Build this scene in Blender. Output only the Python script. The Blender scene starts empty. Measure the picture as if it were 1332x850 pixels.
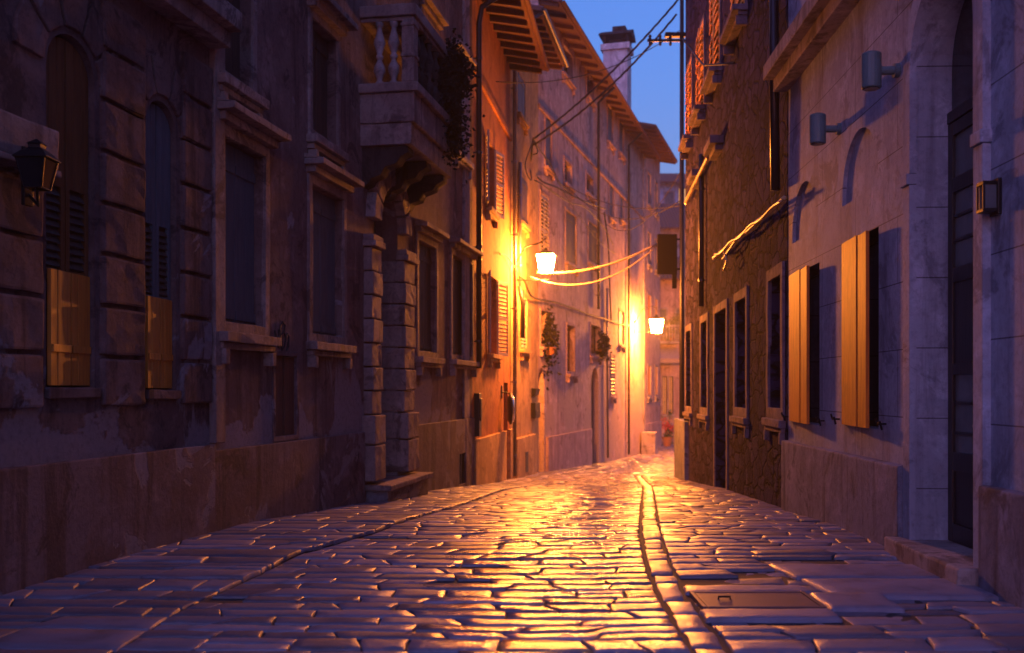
import bpy, bmesh, math, random
import numpy as np
from mathutils import Vector, Matrix, noise
from mathutils.geometry import tessellate_polygon

R = math.radians
random.seed(7)
rng = np.random.default_rng(11)
sc = bpy.context.scene
COL = sc.collection
FP, CX, HY, EYE = 1300.0, 666.0, 506.0, 1.5     # focal length in photo pixels, principal column, horizon row, eye height

# ------------------------------------------------------------------ materials
def new_mat(name):
    m = bpy.data.materials.new(name); m.use_nodes = True
    nt = m.node_tree; b = nt.nodes['Principled BSDF']
    return m, nt, b
def N(nt, t, **kw):
    n = nt.nodes.new(t)
    for k, v in kw.items():
        if k in n.inputs: n.inputs[k].default_value = v
        else: setattr(n, k, v)
    return n
def rgba(c): return (c[0], c[1], c[2], 1)
def mixc(nt, fac, a, b):
    n = nt.nodes.new('ShaderNodeMix'); n.data_type = 'RGBA'
    L = nt.links
    for s, v in ((n.inputs[0], fac), (n.inputs[6], a), (n.inputs[7], b)):
        if hasattr(v, 'is_linked'): L.new(v, s)
        else: s.default_value = v if not isinstance(v, tuple) else rgba(v)
    return n.outputs[2]
def ramp(nt, src, p0, p1, v0=0.0, v1=1.0):
    n = nt.nodes.new('ShaderNodeMapRange'); n.interpolation_type = 'SMOOTHSTEP'
    n.inputs[1].default_value = p0; n.inputs[2].default_value = p1
    n.inputs[3].default_value = v0; n.inputs[4].default_value = v1
    nt.links.new(src, n.inputs[0]); return n.outputs[0]
def coords(nt, scale=(1, 1, 1)):
    tc = nt.nodes.new('ShaderNodeTexCoord'); mp = nt.nodes.new('ShaderNodeMapping')
    mp.inputs['Scale'].default_value = scale
    nt.links.new(tc.outputs['Object'], mp.inputs[0]); return mp.outputs[0]
def tex(nt, vec, scale, detail=5, rough=.6, dist=0):
    n = N(nt, 'ShaderNodeTexNoise', Scale=scale, Detail=detail, Roughness=rough, Distortion=dist)
    nt.links.new(vec, n.inputs['Vector']); return n.outputs['Fac']
def bump(nt, b, h, strength, dist):
    n = N(nt, 'ShaderNodeBump', Strength=strength, Distance=dist)
    nt.links.new(h, n.inputs['Height']); nt.links.new(n.outputs[0], b.inputs['Normal']); return n

def plaster(name, c1, c2, stain=None, bare=None, rough=.9, patch_scale=.55, bmp=.5, con=1.0, damp=None):
    m, nt, b = new_mat(name)
    v = coords(nt); vs = coords(nt, (2.0, 2.0, .14))
    dark = stain or tuple(x * .45 for x in c1)
    big = tex(nt, v, .9, 7, .68, .6)
    col = mixc(nt, ramp(nt, big, .40, .60), c1, c2)
    mid = tex(nt, v, 2.6, 8, .7, .5)
    col = mixc(nt, ramp(nt, mid, .50, .66, 0, .55 * con), col, tuple(min(1, x * 1.55) for x in c1))
    if stain:
        st = tex(nt, vs, 1.7, 7, .7, .3)
        col = mixc(nt, ramp(nt, st, .50, .66, 0, .8 * con), col, stain)
        bl = tex(nt, v, 1.15, 8, .72, 1.2)
        col = mixc(nt, ramp(nt, bl, .54, .62, 0, .75 * con), col, tuple(x * .75 for x in stain))
    if bare:
        p = tex(nt, v, patch_scale, 8, .62, 1.0)
        if damp is not None:                       # plaster fallen away along a ragged line above the plinth
            sz = nt.nodes.new('ShaderNodeSeparateXYZ'); nt.links.new(v, sz.inputs[0])
            mz = nt.nodes.new('ShaderNodeMath'); mz.operation = 'MULTIPLY_ADD'; mz.inputs[1].default_value = -.085; mz.inputs[2].default_value = .085 * damp
            nt.links.new(sz.outputs['Z'], mz.inputs[0])
            cl = nt.nodes.new('ShaderNodeClamp'); cl.inputs[1].default_value = -.06; cl.inputs[2].default_value = .09; nt.links.new(mz.outputs[0], cl.inputs[0])
            ad = nt.nodes.new('ShaderNodeMath'); ad.operation = 'ADD'; nt.links.new(p, ad.inputs[0]); nt.links.new(cl.outputs[0], ad.inputs[1]); p = ad.outputs[0]
        pm = ramp(nt, p, .55, .575, 0, .9)
        col = mixc(nt, pm, col, bare)
    fine = tex(nt, v, 16, 6, .75)
    col = mixc(nt, ramp(nt, fine, .45, .75, 0, .5 * con), col, tuple(x * .5 for x in dark))
    nt.links.new(col, b.inputs['Base Color'])
    b.inputs['Roughness'].default_value = rough
    b.inputs['Specular IOR Level'].default_value = .2
    h = tex(nt, v, 4, 12, .74)
    if bare:
        ma = nt.nodes.new('ShaderNodeMath'); ma.operation = 'MULTIPLY_ADD'; ma.inputs[1].default_value = -.35
        nt.links.new(pm, ma.inputs[0]); nt.links.new(h, ma.inputs[2]); h = ma.outputs[0]
    bump(nt, b, h, bmp, .045)
    return m
def rubble(name, c1, c2, joint, scale=2.0):
    m, nt, b = new_mat(name)
    v = coords(nt, (1, 1, 1.7))
    w = N(nt, 'ShaderNodeTexNoise', Scale=2.2, Detail=3); nt.links.new(v, w.inputs['Vector'])
    ad = nt.nodes.new('ShaderNodeVectorMath'); ad.operation = 'MULTIPLY_ADD'
    nt.links.new(w.outputs['Color'], ad.inputs[0]); ad.inputs[1].default_value = (.35, .35, .35); nt.links.new(v, ad.inputs[2])
    vo = N(nt, 'ShaderNodeTexVoronoi', Scale=scale); vo.feature = 'DISTANCE_TO_EDGE'; nt.links.new(ad.outputs[0], vo.inputs['Vector'])
    vc = N(nt, 'ShaderNodeTexVoronoi', Scale=scale); nt.links.new(ad.outputs[0], vc.inputs['Vector'])
    sep = nt.nodes.new('ShaderNodeSeparateColor'); nt.links.new(vc.outputs['Color'], sep.inputs[0])
    col = mixc(nt, sep.outputs[0], c1, c2)
    big = tex(nt, v, .7, 6, .6, .5)
    col = mixc(nt, ramp(nt, big, .46, .56, 0, .8), col, tuple(a * .62 for a in c1))
    edge = ramp(nt, vo.outputs['Distance'], .0, .09)
    col = mixc(nt, edge, joint, col)
    dk = tex(nt, v, 1.6, 7, .7, .3)
    col = mixc(nt, ramp(nt, dk, .53, .60, 0, .85), col, (.014, .011, .013))
    nt.links.new(col, b.inputs['Base Color']); b.inputs['Roughness'].default_value = .95
    b.inputs['Specular IOR Level'].default_value = .05
    h = tex(nt, v, 9, 8, .7)
    ma = nt.nodes.new('ShaderNodeMath'); ma.operation = 'MULTIPLY_ADD'
    nt.links.new(edge, ma.inputs[0]); ma.inputs[1].default_value = .8; nt.links.new(h, ma.inputs[2])
    bump(nt, b, ma.outputs[0], .9, .06)
    return m
def wood(name, c1, c2, rough=.55, spec=.4):
    m, nt, b = new_mat(name)
    v = coords(nt, (9, 9, .7))
    g = tex(nt, v, 3.0, 6, .65, .4); v2 = coords(nt)
    col = mixc(nt, ramp(nt, g, .3, .72), c1, c2)
    d = tex(nt, v2, 2.2, 5, .65)
    col = mixc(nt, ramp(nt, d, .5, .75, 0, .6), col, tuple(x * .4 for x in c1))
    nt.links.new(col, b.inputs['Base Color']); b.inputs['Roughness'].default_value = rough
    b.inputs['Specular IOR Level'].default_value = spec
    bump(nt, b, g, .25, .01)
    return m
def plain(name, c, rough=.5, metal=0, var=.35, spec=.5):
    m, nt, b = new_mat(name)
    v = coords(nt); t = tex(nt, v, 6, 5, .65)
    nt.links.new(mixc(nt, ramp(nt, t, .35, .75, 0, var), c, tuple(x * .35 for x in c)), b.inputs['Base Color'])
    b.inputs['Roughness'].default_value = rough; b.inputs['Metallic'].default_value = metal
    b.inputs['Specular IOR Level'].default_value = spec
    bump(nt, b, t, .12, .01)
    return m
def glow(name, c, s):
    m, nt, b = new_mat(name)
    b.inputs['Base Color'].default_value = rgba(tuple(min(1, x) * .4 for x in c))
    b.inputs['Emission Color'].default_value = rgba(c); b.inputs['Emission Strength'].default_value = s
    return m

LAMP = (1.0, .27, .035)
MT = {}
MT['stone_a'] = plaster('brown_stone', (.17, .105, .10), (.125, .07, .068), (.055, .03, .032), (.22, .18, .20), rough=.85, patch_scale=.6, damp=2.0)
MT['plaster_b'] = plaster('mauve_plaster', (.21, .135, .125), (.16, .09, .085), (.085, .045, .042), (.27, .225, .25), patch_scale=.5, damp=2.1)
MT['plinth_b'] = plaster('plinth_stone', (.17, .115, .125), (.11, .066, .072), (.045, .026, .032), (.22, .18, .20), rough=.8, patch_scale=.8)
MT['trim_b'] = plaster('worn_trim_stone', (.30, .22, .20), (.22, .15, .14), (.10, .06, .06), rough=.8)
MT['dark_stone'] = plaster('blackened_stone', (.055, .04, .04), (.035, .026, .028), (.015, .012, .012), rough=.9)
MT['pale_trim'] = plaster('pale_trim_stone', (.36, .29, .29), (.27, .21, .21), (.12, .08, .08), rough=.75)
MT['orange'] = plaster('orange_plaster', (.42, .16, .06), (.34, .12, .045), (.22, .08, .04))
MT['yellow'] = plaster('ochre_plaster', (.50, .31, .14), (.42, .25, .11), (.24, .13, .06))
MT['pink'] = plaster('pink_plaster', (.52, .36, .32), (.43, .28, .25), (.20, .11, .10), (.44, .30, .24), patch_scale=.45, damp=3.5)
MT['pink2'] = plaster('faded_pink_plaster', (.46, .29, .26), (.38, .23, .22), (.22, .13, .12))
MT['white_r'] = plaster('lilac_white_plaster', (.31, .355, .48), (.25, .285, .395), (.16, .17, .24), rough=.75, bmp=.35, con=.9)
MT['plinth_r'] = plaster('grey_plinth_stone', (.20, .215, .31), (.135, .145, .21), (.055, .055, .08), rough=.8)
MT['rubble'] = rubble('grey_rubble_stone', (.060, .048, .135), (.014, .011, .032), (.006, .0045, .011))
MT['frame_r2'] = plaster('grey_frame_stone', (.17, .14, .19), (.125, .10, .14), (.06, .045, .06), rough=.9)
MT['brown_wood'] = wood('brown_shutter_wood', (.62, .22, .03), (.42, .12, .015))
MT['warm_wood'] = wood('ochre_shutter_wood', (.58, .165, .004), (.34, .08, .003), rough=.6)
MT['grey_wood'] = wood('blue_grey_shutter_wood', (.10, .11, .135), (.065, .075, .095), rough=.65)
MT['dark_wood'] = wood('dark_brown_wood', (.075, .045, .035), (.04, .024, .02), rough=.6)
MT['red_wood'] = wood('red_brown_wood', (.12, .045, .03), (.075, .028, .02), rough=.75)
MT['cream_wood'] = wood('cream_shutter_wood', (.50, .40, .30), (.40, .31, .22), rough=.5)
MT['slat_wood'] = wood('pale_slat_wood', (.92, .46, .08), (.8, .34, .05), rough=.5)
MT['shade_wood'] = wood('shaded_head_wood', (.16, .06, .018), (.10, .035, .01))  # shutter wood darkened: shade on the arched head put into the colour
MT['door_wood'] = wood('black_door_wood', (.022, .02, .026), (.012, .011, .016), rough=.4)
MT['iron'] = plain('black_iron', (.02, .018, .02), .45, .6)
MT['zinc'] = plain('dull_zinc', (.17, .16, .18), .45, .7)
MT['gutter'] = plain('dark_gutter_metal', (.03, .026, .03), .4, .5)
MT['teal'] = plain('teal_paint', (.095, .17, .21), .5, 0, .4)
MT['cable'] = plain('black_cable', (.02, .016, .015), .7)
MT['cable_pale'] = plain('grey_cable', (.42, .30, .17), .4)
MT['glass'] = plain('dark_glass', (.012, .013, .018), .08, 0, .1, .6)
MT['glass_blue'] = plain('dusty_glass', (.10, .12, .14), .25, 0, .3, .6)
MT['sign'] = plain('black_sign_paint', (.006, .005, .006), .9, 0, .3, .1)
MT['tile'] = plain('clay_roof_tile', (.17, .07, .055), .85)
MT['soffit'] = plain('red_soffit_boards', (.30, .11, .07), .8)
MT['leaf'] = plain('dark_leaves', (.045, .065, .02), .6)
MT['leaf_dry'] = plain('dry_brown_leaves', (.018, .015, .010), .9, 0, .35, .15)
MT['leaf_lit'] = plain('yellow_green_leaves', (.12, .11, .03), .6)
MT['flower'] = plain('red_petals', (.45, .02, .02), .6)
MT['chimney'] = plaster('limewashed_chimney', (.66, .63, .66), (.54, .50, .54), (.36, .32, .34))
MT['terracotta'] = plain('terracotta', (.35, .13, .06), .8)
MT['canvas'] = plain('faded_canvas', (.34, .24, .22), .9)
MT['mirror'] = plain('scratched_steel', (.6, .55, .5), .22, 1, .2)
MT['rust_iron'] = plain('rusty_iron_plate', (.17, .085, .085), .5, 0)
MT['ink'] = plain('black_spray_paint', (.012, .01, .014), .7)
MT['lamp_glass'] = glow('lit_lantern_glass', LAMP, 900)
MT['lamp_glass_far'] = glow('lit_far_lantern_glass', LAMP, 1100)
MT['window_lit'] = glow('lit_window_glass', (1, .5, .16), .3)
MT['curtain_lit'] = glow('lit_window_low', (1, .42, .14), .10)

# ashlar joints for the right-hand house
def ashlar(src, name):
    m = MT[src].copy(); m.name = name
    nt = m.node_tree; b = nt.nodes['Principled BSDF']
    tc = nt.nodes.new('ShaderNodeUVMap')
    br = N(nt, 'ShaderNodeTexBrick', Scale=1.0)
    br.inputs['Mortar Size'].default_value = .006; br.inputs['Mortar Smooth'].default_value = .3
    br.inputs['Brick Width'].default_value = 2.6; br.inputs['Row Height'].default_value = .62
    br.inputs['Color1'].default_value = br.inputs['Color2'].default_value = (1, 1, 1, 1); br.inputs['Mortar'].default_value = (.3, .26, .27, 1)
    nt.links.new(tc.outputs[0], br.inputs[0])
    old = b.inputs['Base Color'].links[0].from_socket
    mx = nt.nodes.new('ShaderNodeMix'); mx.data_type = 'RGBA'; mx.blend_type = 'MULTIPLY'; mx.inputs[0].default_value = 1
    nt.links.new(old, mx.inputs[6]); nt.links.new(br.outputs[0], mx.inputs[7]); nt.links.new(mx.outputs[2], b.inputs['Base Color'])
    return m
MT['ashlar_r'] = ashlar('white_r', 'lilac_white_ashlar')

def paving_mat():
    m, nt, b = new_mat('worn_wet_stone')
    at = nt.nodes.new('ShaderNodeAttribute'); at.attribute_name = 'tone'
    v = coords(nt)
    n1 = tex(nt, v, 3.5, 6, .65, .3); n2 = tex(nt, v, 22, 5, .7)
    col = mixc(nt, at.outputs['Fac'], (.115, .095, .125), (.29, .24, .31))
    col = mixc(nt, ramp(nt, n1, .45, .75, 0, .6), col, (.065, .048, .05))
    col = mixc(nt, ramp(nt, n2, .5, .85, 0, .4), col, (.26, .21, .20))
    nt.links.new(col, b.inputs['Base Color'])
    r = tex(nt, v, 1.7, 5, .6)
    wt = nt.nodes.new('ShaderNodeAttribute'); wt.attribute_name = 'worn'
    mm = nt.nodes.new('ShaderNodeMath'); mm.operation = 'MULTIPLY_ADD'; nt.links.new(wt.outputs['Fac'], mm.inputs[0]); mm.inputs[1].default_value = -.34
    nt.links.new(ramp(nt, r, .3, .7, .40, .66), mm.inputs[2]); nt.links.new(mm.outputs[0], b.inputs['Roughness'])
    b.inputs['Specular IOR Level'].default_value = .55
    n3 = tex(nt, v, 60, 4, .7); ad = nt.nodes.new('ShaderNodeMath'); ad.operation = 'ADD'; nt.links.new(n2, ad.inputs[0]); nt.links.new(n3, ad.inputs[1])
    bump(nt, b, ad.outputs[0], .35, .008)
    return m
MT['paving'] = paving_mat()
MT['joint'] = plain('dark_joint_earth', (.03, .025, .028), .8)
MT['earth'] = plain('dark_ground', (.05, .042, .042), .9)

# ------------------------------------------------------------------ mesh building
CHIP = {'stone_a', 'trim_b', 'dark_stone', 'plinth_b', 'frame_r2', 'plinth_r', 'pale_trim'}
class MB:
    def __init__(self, M=None):
        self.bm = bmesh.new(); self.M = M or Matrix(); self.uv = self.bm.loops.layers.uv.new('UVMap')
    def v(self, p): return self.bm.verts.new(self.M @ Vector(p))
    def face(self, vs, uvs=None):
        try: f = self.bm.faces.new(vs)
        except ValueError: return None
        if uvs:
            for l, q in zip(f.loops, uvs): l[self.uv].uv = q
        return f
    def box(self, a0, a1, b0, b1, c0, c1):
        P = [(a, b, c) for c in (c0, c1) for b in (b0, b1) for a in (a0, a1)]
        V = [self.v(p) for p in P]
        for q in ((0, 1, 3, 2), (4, 6, 7, 5), (0, 4, 5, 1), (1, 5, 7, 3), (3, 7, 6, 2), (2, 6, 4, 0)):
            self.face([V[i] for i in q], [(P[i][0] + P[i][1], P[i][2]) for i in q])
        return self
    def prism(self, poly, d0, d1, axes=(0, 2, 1)):
        # outline in two axes, extruded along the third
        def pt(a, b, d):
            r = [0, 0, 0]; r[axes[0]] = a; r[axes[1]] = b; r[axes[2]] = d; return r
        A = [self.v(pt(a, b, d0)) for a, b in poly]; B = [self.v(pt(a, b, d1)) for a, b in poly]
        n = len(poly)
        self.face(A, [tuple(p) for p in poly]); self.face(B[::-1], [tuple(p) for p in poly[::-1]])
        for i in range(n):
            j = (i + 1) % n; self.face([A[i], A[j], B[j], B[i]], [poly[i], poly[j], poly[j], poly[i]])
        return self
    def tube(self, pts, r, seg=8, cap=True):
        pts = [Vector(p) for p in pts]; rings = []
        up = None
        for i, p in enumerate(pts):
            t = (pts[min(i + 1, len(pts) - 1)] - pts[max(i - 1, 0)]).normalized()
            if up is None: up = t.orthogonal().normalized()
            up = (up - t * up.dot(t)).normalized(); s = t.cross(up)
            rr = r[i] if isinstance(r, (list, tuple)) else r
            rings.append([self.v(p + (up * math.cos(a) + s * math.sin(a)) * rr) for a in (2 * math.pi * k / seg for k in range(seg))])
        for a, b in zip(rings, rings[1:]):
            for k in range(seg): self.face([a[k], a[(k + 1) % seg], b[(k + 1) % seg], b[k]])
        if cap: self.face(rings[0][::-1]); self.face(rings[-1])
        return self
    def lathe(self, cx, cy, prof, seg=16):
        rings = []
        for r, z in prof:
            rings.append([self.v((cx + r * math.cos(2 * math.pi * k / seg), cy + r * math.sin(2 * math.pi * k / seg), z)) for k in range(seg)])
        for a, b in zip(rings, rings[1:]):
            for k in range(seg): self.face([a[k], a[(k + 1) % seg], b[(k + 1) % seg], b[k]])
        self.face(rings[0][::-1]); self.face(rings[-1])
        return self
    def holed(self, outer, holes, d, rev):
        # a flat skin with openings at depth d, with reveals down to depth rev
        polys = [[Vector((a, b, 0)) for a, b in outer]] + [[Vector((a, b, 0)) for a, b in h] for h in holes]
        flat = [p for q in polys for p in q]
        V = [self.v((p.x, d, p.y)) for p in flat]
        for t in tessellate_polygon(polys):
            self.face([V[i] for i in t], [(flat[i].x, flat[i].y) for i in t])
        k = 0
        for q in polys:
            n = len(q); W = [self.v((p.x, rev, p.y)) for p in q]
            for i in range(n):
                j = (i + 1) % n
                self.face([V[k + i], V[k + j], W[j], W[i]], [(q[i].x, q[i].y), (q[j].x, q[j].y), (q[j].x + .2, q[j].y), (q[i].x + .2, q[i].y)])
            k += n
        return self
    def build(self, name, m, parent=None, bevel=0, smooth=False, recalc=True):
        bm = self.bm
        if recalc: bmesh.ops.recalc_face_normals(bm, faces=bm.faces[:])
        if bevel:
            es = [e for e in bm.edges if len(e.link_faces) == 2 and e.calc_face_angle(0) > .5]
            bmesh.ops.bevel(bm, geom=es, offset=bevel, segments=2, affect='EDGES', profile=.6)
        org = Vector((0, 0, 0))
        if parent is not None:
            org = Vector(parent['_o']) if '_o' in parent else org
        else:
            zs = [v.co for v in bm.verts]
            if zs:
                org = Vector(((min(c.x for c in zs) + max(c.x for c in zs)) / 2, (min(c.y for c in zs) + max(c.y for c in zs)) / 2, min(c.z for c in zs)))
        if isinstance(m, str) and m in CHIP and bevel and len(bm.verts) < 400:
            es = [e for e in bm.edges if e.calc_length() > .22]
            bmesh.ops.subdivide_edges(bm, edges=es, cuts=3, use_grid_fill=True)
            for v in bm.verts:
                q = noise.noise_vector(v.co * 4.1) * .008 + noise.noise_vector(v.co * 13.0) * .006
                v.co += q
        for v in bm.verts: v.co -= org
        me = bpy.data.meshes.new(name); bm.to_mesh(me); bm.free()
        me.materials.append(MT[m] if isinstance(m, str) else m)
        if smooth:
            for p in me.polygons: p.use_smooth = True
        o = bpy.data.objects.new(name, me); COL.objects.link(o)
        if parent is not None: o.parent = parent
        else: o.location = org
        o['_o'] = tuple(org)
        return o

def thing(name, label, cat, loc=(0, 0, 0), group=None):
    o = bpy.data.objects.new(name, None); COL.objects.link(o); o.location = loc
    o['_o'] = tuple(loc); o['label'] = label; o['category'] = cat
    o.empty_display_size = .2
    if group: o['group'] = group
    return o
def tag(o, label, cat, group=None):
    o['label'] = label; o['category'] = cat
    if group: o['group'] = group
    return o
def structure(o): o['kind'] = 'structure'; return o

def W(x, y, Y): return Vector(((x - CX) * Y / FP, Y, EYE + (HY - y) * Y / FP))

# ------------------------------------------------------------------ the ground's fall
GY = [-30, 0, 6, 9, 11, 13.6, 16, 20, 25, 30, 38, 45, 60, 70, 95, 250]
GZ = [.05, .05, .04, .03, 0, -.15, -.28, -.5, -.85, -1.15, -1.5, -1.8, -2.2, -2.35, -2.5, -2.6]
def g(y): return float(np.interp(y, GY, GZ))

# ------------------------------------------------------------------ facades
class Facade:
    def __init__(self, p0, p1, side):
        self.p0 = Vector((p0[0], p0[1], 0)); p1 = Vector((p1[0], p1[1], 0))
        self.len = (p1 - self.p0).length; self.t = (p1 - self.p0).normalized()
        n = Vector((self.t.y, -self.t.x, 0))
        self.n = n if side == 'L' else -n
        self.M = Matrix(((self.t.x, self.n.x, 0, self.p0.x), (self.t.y, self.n.y, 0, self.p0.y), (0, 0, 1, 0), (0, 0, 0, 1)))
        self.holes = []
    def u(self, x, d=0):
        k = (x - CX) / FP
        px, py = self.p0 + self.n * d, None
        q = self.p0 + self.n * d
        # q + t*u : X = k*Y
        return (k * q.y - q.x) / (self.t.x - k * self.t.y)
    def Y(self, x, d=0): return (self.p0 + self.n * d).y + self.t.y * self.u(x, d)
    def z(self, x, y, d=0): return EYE + (HY - y) * self.Y(x, d) / FP
    def P(self, u, d, z): return self.M @ Vector((u, d, z))
    def mb(self, *ex):
        M = self.M
        for e in ex: M = M @ e
        return MB(M)

def arch_pts(u0, u1, z0, z1, rise, seg=14):
    if not rise: return [(u0, z0), (u1, z0), (u1, z1), (u0, z1)]
    c = (u0 + u1) / 2; r = (u1 - u0) / 2; zs = z1 - rise
    return [(u0, z0), (u1, z0)] + [(c + r * math.cos(math.pi * k / seg), zs + rise * math.sin(math.pi * k / seg)) for k in range(seg + 1)]

class Building:
    def __init__(self, name, label, F, H, mat, depth=6, rev=.32, z0=-4):
        self.F, self.H, self.mat, self.depth, self.rev, self.z0 = F, H, mat, depth, rev, z0
        mid = F.P(F.len / 2, -depth / 2, 0); self.root = thing(name, label, 'building', (mid.x, mid.y, g(mid.y)))
    def part(self, mb, name, m, parent=None, **k): return mb.build(name, m, parent or self.root, **k)
    def hole(self, u0, u1, z0, z1, rise=0): self.F.holes.append(arch_pts(u0, u1, z0, z1, rise))
    def wall(self):
        F = self.F
        mb = F.mb(); mb.holed([(0, self.z0), (F.len, self.z0), (F.len, self.H), (0, self.H)], F.holes, 0, -self.rev)
        mb.box(0.003, F.len - .003, -self.depth, -self.rev - .003, self.z0, self.H - .003)
        self.w = self.part(mb, 'wall', self.mat); return self.w
    def band(self, name, m, u0, u1, z0, z1, d, bevel=.012, skip=()):
        cur = u0
        for a, b in sorted(skip) + [(u1, u1)]:
            if min(a, u1) - cur > .01:
                mb = self.F.mb(); mb.box(cur, min(a, u1), -.02, d, z0, z1); self.part(mb, name, m, bevel=bevel)
            cur = max(cur, b)

def plank_leaf(mb, w, h, boards=3, t=.035, ledges=True):
    bw = w / boards
    for i in range(boards):
        gp_ = .014 if not ledges else .006
        mb.box(i * bw + gp_, (i + 1) * bw - gp_, 0, t + (.010 if not ledges else .004) * (i % 2), 0, h - (.012 * ((i * 7) % 3) if not ledges else 0))
    if not ledges: mb.box(.02, w - .02, .002, t - .016, .03, h - .05)
    if ledges:
        for q in (.10, .88): mb.box(.01, w - .01, t + .002, t + .02, h * q - .05, h * q + .05)
def louvre_leaf(mb, w, h, pitch=.07, t=.04, st=.055):
    nib = .022 if pitch > .12 else 0
    mb.box(0, st, 0, t, 0, h); mb.box(w - st, w, 0, t, 0, h)
    for a, b in ((0, .09), (h / 2 - .04, h / 2 + .04), (h - .08, h)): mb.box(st, w - st, 0.002, t - .002, a, b)
    z = .10
    while z < h - .12:
        if abs(z + pitch / 2 - h / 2) > .07:
            mb.prism([(0.003, z + .05), (0.010, z + .056 + nib), (t - .003 + nib * 2, z + .010 + nib), (t - .010 + nib * 2, z + .004 - nib)], st - .004, w - st + .004, axes=(1, 2, 0))
        z += pitch

def frame_ring(mb, u0, u1, z0, z1, w, d0, d1, rise=0):
    out = arch_pts(u0, u1, z0, z1, rise); inn = arch_pts(u0 + w, u1 - w, z0 + w, z1 - w, max(0, rise - w) if rise else 0)
    n = len(out)
    for d in (d0, d1):
        A = [mb.v((a, d, b)) for a, b in out]; B = [mb.v((a, d, b)) for a, b in inn]
        for i in range(n): mb.face([A[i], A[(i + 1) % n], B[(i + 1) % n], B[i]], [out[i], out[(i + 1) % n], inn[(i + 1) % n], inn[i]])
        if d == d0: A0, B0 = A, B
    for i in range(n):
        j = (i + 1) % n
        mb.face([A0[i], A0[j], A[j], A[i]], [out[i], out[j], out[j], out[i]]); mb.face([B0[i], B0[j], B[j], B[i]], [inn[i], inn[j], inn[j], inn[i]])

def window(B, u0, u1, z0, z1, style='glass', shutter='grey_wood', trim='trim_b', rise=0, surround=.12, sill=True, hood=None, sill_d=.16,
           glass='glass', frame='dark_wood', leaves=2, lean=0, open_deg=100, boards=3, pitch=.07, sd=None, bars=2, ledges=True):
    F = B.F; B.hole(u0, u1, z0, z1, rise)
    w = u1 - u0; h = z1 - z0
    mb = F.mb()
    frame_ring(mb, u0 + .004, u1 - .004, z0 + .004, z1 - .004, .055, -.24, -.18, rise)
    if style != 'closed':
        mb.box(u0 + w / 2 - .025, u0 + w / 2 + .025, -.235, -.185, z0 + .05, z1 - .05)
        for k in range(1, bars + 1): mb.box(u0 + .05, u1 - .05, -.23, -.19, z0 + h * k / (bars + 1) - .015, z0 + h * k / (bars + 1) + .015)
    win = B.part(mb, 'window', frame, bevel=.004)
    mb = F.mb(); pts = arch_pts(u0 + .02, u1 - .02, z0 + .02, z1 - .02, rise)
    mb.prism(pts, -.222, -.208); B.part(mb, 'pane', glass, win)
    if surround:
        mb = F.mb(); frame_ring(mb, u0 - surround, u1 + surround, z0 - (0 if sill else surround), z1 + surround, surround - .002, -.02, .035, rise + surround if rise else 0)
        B.part(mb, 'surround', trim, win, bevel=.006)
    if sill:
        e = surround + .05
        mb = F.mb(); mb.box(u0 - e, u1 + e, -.18, sill_d, z0 - .10, z0 + .006); mb.box(u0 - e + .04, u1 + e - .04, -.02, sill_d * .6, z0 - .17, z0 - .103)
        for a in (u0 - e + .06, u1 + e - .16): mb.box(a, a + .1, -.02, sill_d * .72, z0 - .33, z0 - .173)
        B.part(mb, 'sill', trim, win, bevel=.012)
    if hood:
        e = surround + .09; zz = z1 + surround + .06
        mb = F.mb(); mb.box(u0 - e + .06, u1 + e - .06, -.02, hood * .5, zz - .06, zz + .03); mb.box(u0 - e, u1 + e, -.02, hood, zz + .032, zz + .11)
        mb.prism([(-.02, zz + .112), (hood * .9, zz + .112), (-.02, zz + .18)], u0 - e, u1 + e, axes=(1, 2, 0))
        B.part(mb, 'hood', trim, win, bevel=.012)
    def leaf(hu, dirn, ang, kind, lw, hd):
        # hinge at u=hu; dirn +1 extends to +u, -1 to -u; ang opens outwards
        T = Matrix.Translation((hu, hd, z0 + .01)) @ (Matrix.Scale(-1, 4, (1, 0, 0)) if dirn < 0 else Matrix()) @ Matrix.Rotation(R(ang), 4, 'Z')
        mb = F.mb(T)
        if kind == 'plank': plank_leaf(mb, lw, h - .02, boards, ledges=ledges)
        else: louvre_leaf(mb, lw, h - .02, pitch)
        s = B.part(mb, 'shutter', shutter, win, bevel=.003)
        mb = F.mb(T)
        for q in (.12, .86): mb.tube([(-.03, .052, h * q), (lw * .75, .052, h * q)], .012, 6)
        return s
    lw = w / 2 - .006
    if style == 'closed':
        k = 'louvre' if shutter in ('cream_wood', 'red_wood', 'slat_wood') else 'plank'
        hd = -.10 if sd is None else sd
        if leaves == 1: leaf(u1 - .004, -1, lean, k, w - .01, hd)
        else: leaf(u0 + .004, 1, 0, k, lw, hd); leaf(u1 - .004, -1, lean, k, lw, hd)
    elif style in ('open_louvre', 'open_plank'):
        k = style[5:]
        leaf(u0 - .01, 1, open_deg, k, lw, .045); leaf(u1 + .01, -1, open_deg, k, lw, .045)
    return win

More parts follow.
